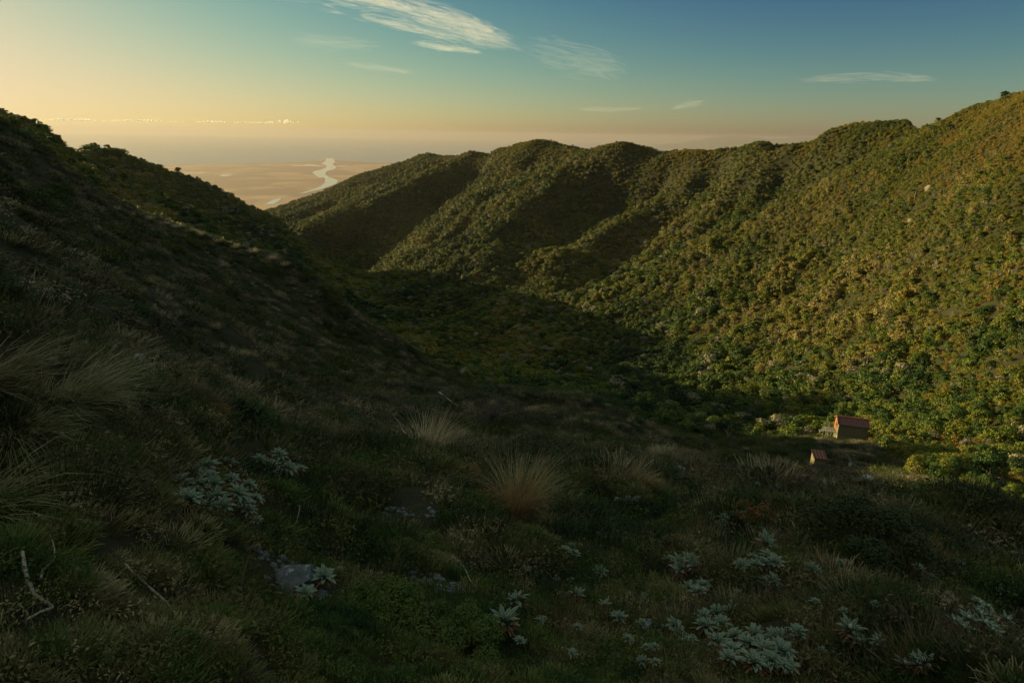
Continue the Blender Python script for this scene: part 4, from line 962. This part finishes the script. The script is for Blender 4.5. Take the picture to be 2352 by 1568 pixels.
CL = ['first sunlit tussock from the upper end of the lit crest', 'second sunlit tussock down the lit crest', 'third sunlit tussock down the lit crest', 'fourth sunlit tussock, near the bright part of the crest', 'fifth sunlit tussock, on the brightest part of the crest', 'sixth sunlit tussock, just below the brightest part of the crest', 'seventh sunlit tussock, in mid crest', 'eighth sunlit tussock, below mid crest', 'ninth sunlit tussock down the crest', 'tenth sunlit tussock, before the end of the crest', 'lowest sunlit tussock at the end of the lit crest']
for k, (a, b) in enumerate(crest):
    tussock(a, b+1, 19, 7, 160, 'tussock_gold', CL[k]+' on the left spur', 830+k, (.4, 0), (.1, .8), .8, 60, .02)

# ---------------------------------------------------------------- shrubs of their own
def shrub(px, py, wpx, hpx, mat, label, seed, leafm=.018, n_=5200, rmin=2, name='shrub'):
    rg = np.random.default_rng(seed); p = hit(px, py, rmin); d = topix(np.array(p[:]))[2]; w = wpx/FPX*d/2; h = hpx/FPX*d; t = Tri(); t2 = Tri()
    leafm = max(leafm, d*.0016)
    for i in range(26):
        a = rg.uniform(0, 6.28); q = math.sqrt(rg.uniform(0, 1))*.8; c = np.array([q*math.cos(a)*w, q*math.sin(a)*w, h*(1-.75*q*q)*rg.uniform(.5, .8)]); r = rg.uniform(.2, .34)*min(w, h*1.3)
        dd = unit(rg.normal(size=(n_//26, 3))); dd[:, 2] = np.where(dd[:, 2] < -.2, -dd[:, 2], dd[:, 2])
        t.quads(leaf_quads(c+dd*r*(.6+.5*rg.uniform(0, 1, (n_//26, 1))), dd+rg.normal(size=dd.shape)*.5+[0, 0, .3], leafm, rg, .5))
        if i % 3 == 0: tube(t2, wander((0, 0, -.05), c, 5, .02*w, rg), np.linspace(.03, .008, 5)*w, 4)
    root = empty(name, (p.x, p.y, gz(p.x, p.y)-.02)); tag(root, label, 'shrub')
    m = t.mesh('foliage'); m.materials.append(M[mat]); link('foliage', m, None, root); m = t2.mesh('stem'); m.materials.append(M['deadwood']); link('stem', m, None, root); return root
shrub(1985, 1262, 300, 95, 'shrub', 'large dark green domed shrub at right', 901, n_=9000)
shrub(1885, 1196, 170, 40, 'shrub', 'dark green cushion shrub spreading above the domed shrub', 902)
shrub(1985, 1176, 150, 34, 'shrub', 'flat dark shrub between the boulder and the domed shrub', 903)
shrub(1850, 1150, 100, 20, 'shrub', 'low dark shrub right below the outhouse', 904)
shrub(1745, 1102, 130, 22, 'shrub', 'long low shrub left of the outhouse', 905)
shrub(1740, 1188, 120, 34, 'rust', 'low red brown heath shrub left of the small orange tussock', 906)
shrub(1342, 1116, 62, 34, 'shrub', 'bright green cushion right of the largest tussock', 907)
shrub(1420, 1128, 70, 28, 'shrub', 'second dark cushion farther right of the largest tussock', 908)
shrub(1070, 1112, 84, 56, 'rust', 'orange green heath bush between the two tall tussocks', 909, .012)
shrub(1128, 1150, 60, 44, 'rust', 'small rusty bush touching the left of the largest tussock', 910, .012)
shrub(1632, 1082, 40, 22, 'rust', 'small brown bush on the brow beside a pale rock', 911)
shrub(500, 960, 70, 44, 'rust', 'yellow brown heath bush on the edge of the left bank', 912, .01)
shrub(1050, 1500, 260, 90, 'moss', 'mossy cushion mound at bottom centre', 913, .008, 9000, .5)
shrub(870, 1420, 230, 80, 'moss', 'pale green grassy cushion right of the slab', 914, .008, 9000, .5)
# bare dark windswept bush in the middle distance, and a fallen log
def bare(px, py, hpx, label, seed, mat='deadwood', spread=.9, rmin=2, n_=46, rad=.035):
    rg = np.random.default_rng(seed); p = hit(px, py, rmin); d = topix(np.array(p[:]))[2]; h = hpx/FPX*d; t = Tri(); tops = []
    tube(t, wander((0, 0, -.1), (0, 0, h*.4), 4, h*.02, rg), [rad*h, rad*h*.8, rad*h*.7, rad*h*.5], 5)
    for i in range(n_):
        a = rg.uniform(0, 6.28); q = rg.uniform(.2, 1)*spread*h*.75; e = np.array([q*math.cos(a), q*math.sin(a), h*rg.uniform(.45, 1.0)]); s0 = np.array([0, 0, h*rg.uniform(.08, .4)])
        w_ = wander(s0, e, 7, h*.03, rg); tube(t, w_, np.linspace(rad*.45, rad*.1, 7)*h, 3)
        for j in range(3):
            k = int(rg.integers(3, 6)); tube(t, wander(w_[k], w_[k]+rg.normal(size=3)*h*.13+[0, 0, h*.06], 4, h*.012, rg), np.linspace(rad*.18, rad*.05, 4)*h, 3)
    m = t.mesh('bare_bush'); m.materials.append(M[mat]); return tag(link('bare_bush', m, None, None, p), label, 'bush')
bare(1130, 985, 80, 'leafless dark spreading bush in the middle of the shaded slope', 920, rmin=20)
bare(1560, 1100, 34, 'small grey leafless bush on the brow', 921, 'twig', .8, 8, 20, .02)
def stick(pts, r0, r1, label, lift=.05, rmin=.5, name='branch', mat='twig', k=6, seed=1):
    P_ = []
    for a, b in pts: q = hit(a, b, rmin); P_.append((q.x, q.y, q.z+lift))
    P_ = np.array(P_); q = np.linspace(0, len(P_)-1, len(P_)*6); X = np.stack([np.interp(q, range(len(P_)), P_[:, i]) for i in range(3)], 1)
    ker = np.array([.25, .5, .25]); Y = X.copy()
    for i in range(3): Y[1:-1, i] = np.convolve(X[:, i], ker, 'valid')
    rgk = np.random.default_rng(seed); Y += rgk.normal(size=Y.shape)*r0*.12
    c = Y[0].copy(); t = Tri(); tube(t, Y-c, np.linspace(r0, r1, len(Y))*(1+.15*rgk.normal(size=len(Y))), k)
    m = t.mesh(name, True); m.materials.append(M[mat]); return tag(link(name, m, None, None, tuple(c)), label, 'branch')
stick([(58, 1288), (66, 1340), (84, 1386), (108, 1402), (130, 1417), (95, 1428), (66, 1446)], .0055, .003, 'thick bleached branch bent like an elbow at lower left', .03, seed=2)
stick([(290, 1308), (300, 1322), (318, 1338), (350, 1366), (385, 1396), (410, 1430), (440, 1462), (478, 1478)], .0045, .003, 'long bleached branch running down through the moss at lower left', .025, seed=3)
stick([(100, 1352), (104, 1330), (132, 1304), (128, 1270), (118, 1240)], .004, .002, 'grey forked twig right of the elbow shaped branch', .03, seed=4)
stick([(240, 1108), (300, 1122), (370, 1126), (420, 1140)], .004, .002, 'thin pale stem lying left of the large rosette mound', .05, seed=5)
stick([(690, 1170), (685, 1200), (668, 1240), (645, 1270)], .004, .002, 'thin bleached stem hanging down the dark hollow', .03, seed=6)
stick([(960, 1282), (985, 1262), (975, 1250), (1010, 1225)], .0035, .002, 'bent straw stem over the gravel hollow', .04, seed=7)
stick([(1040, 1290), (1065, 1310), (1080, 1345), (1092, 1360)], .004, .002, 'curved bare stem at the right of the gravel hollow', .04, seed=8)
stick([(1008, 905), (1028, 921), (1052, 938)], .09, .05, 'bleached fallen log on the shaded slope', .25, 20, 'fallen_log', 'pale_rock' if False else 'twig', 7, 9)

# ---------------------------------------------------------------- clouds, far above the haze
def cirrus(name, path, H, label, dens, seed, stretch=9):
    """a thin tattered sheet of ice cloud; path: (px, py, half width px)"""
    n_ = 60; q = np.linspace(0, len(path)-1, n_); A_ = np.array(path, float); X = np.interp(q, range(len(A_)), A_[:, 0]); Y = np.interp(q, range(len(A_)), A_[:, 1]); Wd = np.interp(q, range(len(A_)), A_[:, 2])
    d = unit(np.stack([np.gradient(X), np.gradient(Y)], 1)); nn = np.stack([-d[:, 1], d[:, 0]], 1); V = []; UV = []
    lens = np.concatenate([[0], np.cumsum(np.hypot(np.diff(X), np.diff(Y)))])
    for o_ in np.linspace(-1, 1, 9):
        for i in range(n_):
            az, T = pix(X[i]+nn[i, 0]*Wd[i]*o_, Y[i]+nn[i, 1]*Wd[i]*o_); r = H/T; V.append((r*math.sin(az), r*math.cos(az), H)); UV.append((lens[i]/100, o_*Wd[i]/100, abs(o_)**2, min(i, n_-1-i)/(n_/2)))
    m = mesh_from(name, V, grid_faces(9, n_), True); UV = np.array(UV)
    a = m.attributes.new('lay', 'FLOAT_VECTOR', 'POINT'); a.data.foreach_set('vector', np.stack([UV[:, 0]*.55+UV[:, 1]*.25, UV[:, 1]*stretch*.75, UV[:, 0]*0+seed], 1).astype(np.float32).ravel())
    a = m.attributes.new('fade', 'FLOAT', 'POINT'); a.data.foreach_set('value', (np.clip(1-UV[:, 2], 0, 1)*np.clip(UV[:, 3]*2.2, 0, 1)).astype(np.float32))
    s = NT(name); at = s.n('ShaderNodeAttribute', attribute_name='lay'); fd = s.n('ShaderNodeAttribute', attribute_name='fade')
    f1 = s.noise(at.outputs['Vector'], 1.6, 10, .70, 1.8); f2 = s.noise(at.outputs['Vector'], .35, 3, .5)
    g = s.math('ADD', s.math('MULTIPLY', f1, .75), s.math('MULTIPLY', f2, .45))          # about .6 in the mean
    g = s.math('SUBTRACT', s.math('ADD', g, s.math('MULTIPLY', fd.outputs['Fac'], .14)), .12)
    f = s.math('MULTIPLY', s.math('MULTIPLY', s.ramp(g, [(.50, (0, 0, 0)), (.86, (1, 1, 1))]), dens), s.ramp(fd.outputs['Fac'], [(0, (0, 0, 0)), (.25, (1, 1, 1))]), True)
    df = s.n('ShaderNodeBsdfDiffuse'); df.inputs[0].default_value = (.95, .90, .86, 1); tl = s.n('ShaderNodeBsdfTranslucent'); tl.inputs[0].default_value = (.95, .88, .82, 1); tr = s.n('ShaderNodeBsdfTransparent')
    ad = s.n('ShaderNodeAddShader'); s.l(df.outputs[0], ad.inputs[0]); s.l(tl.outputs[0], ad.inputs[1]); mx = s.n('ShaderNodeMixShader'); s.l(f, mx.inputs[0]); s.l(tr.outputs[0], mx.inputs[1]); s.l(df.outputs[0] if True else ad.outputs[0], mx.inputs[2]); s.l(mx.outputs[0], s.out.inputs[0])
    s.l(tl.outputs[0], mx.inputs[2])
    m.materials.append(s.m); return tag(link(name, m), label, None, None, 'stuff')
cirrus('cirrus_cloud', [(560, -22, 10), (760, 2, 30), (900, 24, 44), (1020, 54, 48), (1120, 84, 34), (1215, 112, 10)], 9000, 'long feathery streak of ice cloud at top centre', .62, 1.0, 6)
cirrus('cirrus_cloud', [(700, -16, 5), (860, 0, 12), (980, 26, 16), (1100, 62, 12), (1190, 92, 4)], 9300, 'bright upper strand along the long streak', .8, 11.0, 5)
cirrus('cirrus_cloud', [(820, 38, 4), (920, 60, 10), (1010, 82, 9), (1090, 96, 3)], 8800, 'short lower strand fraying from the long streak', .7, 12.0, 5)
cirrus('cirrus_cloud', [(940, 96, 6), (1010, 106, 13), (1110, 122, 6)], 9000, 'short wisp below the long streak', .8, 2.0)
cirrus('cirrus_cloud', [(780, 146, 6), (870, 156, 10), (960, 168, 5)], 8000, 'faint thin streak left of centre', .35, 3.0)
cirrus('cirrus_cloud', [(1160, 96, 24), (1270, 122, 52), (1350, 142, 50), (1450, 165, 24)], 9000, 'faint ragged veil right of the long streak', .24, 4.0, 4)
cirrus('cirrus_cloud', [(1810, 186, 5), (1930, 181, 14), (2030, 177, 15), (2170, 182, 5)], 7000, 'thin level streak in the blue at right', .34, 5.0)
cirrus('cirrus_cloud', [(1540, 250, 8), (1580, 240, 11), (1620, 234, 6)], 6000, 'small faint wisp above the central ridge', .3, 6.0)
cirrus('cirrus_cloud', [(1320, 250, 4), (1400, 253, 8), (1480, 250, 4)], 6000, 'low faint wisp over the bay', .25, 7.0)
cirrus('cirrus_cloud', [(660, 86, 14), (760, 98, 22), (880, 108, 12)], 9000, 'very faint veil under the start of the long streak', .22, 8.0)
# puffs of low cloud standing over the sea horizon
t = Tri(); rgc = np.random.default_rng(17); RC = 32000.0
bm = bmesh.new(); bmesh.ops.create_icosphere(bm, subdivisions=3, radius=1); iv = np.array([v.co[:] for v in bm.verts]); ifc = np.array([[v.index for v in f.verts] for f in bm.faces]); bm.free()
VV, FF = [], []; k0 = 0; rgc = np.random.default_rng(23)
for cx_ in np.concatenate([rgc.uniform(20, 580, 90), rgc.uniform(580, 800, 14)]):
    big = fbm(np.array([cx_/45.]), np.array([1.3]), 3, 12)[0]+.35
    if big < .1: continue
    base_y = 279+(cx_-300)*.013
    for j in range(int(5+14*big)):
        a = cx_+rgc.normal()*16*big; hh = rgc.uniform(.5, 8.5)*big*rgc.uniform(.3, 1); az, T = pix(a, base_y-hh); r = RC+rgc.normal()*300
        sc_ = np.array([1.15, 1.0, .95])*r*rgc.uniform(.9, 2.2)*big/FPX; v = iv*sc_*(1+.35*fbm(iv[:, 0]*2.1+j, iv[:, 2]*2.1+iv[:, 1]+cx_, 3, j))[:, None]
        ca, sa = math.cos(-az), math.sin(-az); v = np.stack([v[:, 0]*ca-v[:, 1]*sa, v[:, 0]*sa+v[:, 1]*ca, v[:, 2]], 1)
        VV.append(v+[r*math.sin(az), r*math.cos(az), r*T]); FF.append(ifc+k0); k0 += len(iv)
s = NT('cumulus'); M['cumulus'] = s.bsdf((.97, .96, .94), 1, 0, transl=.75)
tag(link('cloud_bank', mesh_from('cloud_bank', np.concatenate(VV), np.concatenate(FF), True), M['cumulus']), 'line of small low clouds over the sea horizon', None, None, 'stuff')
print('done', time.time()-T0)
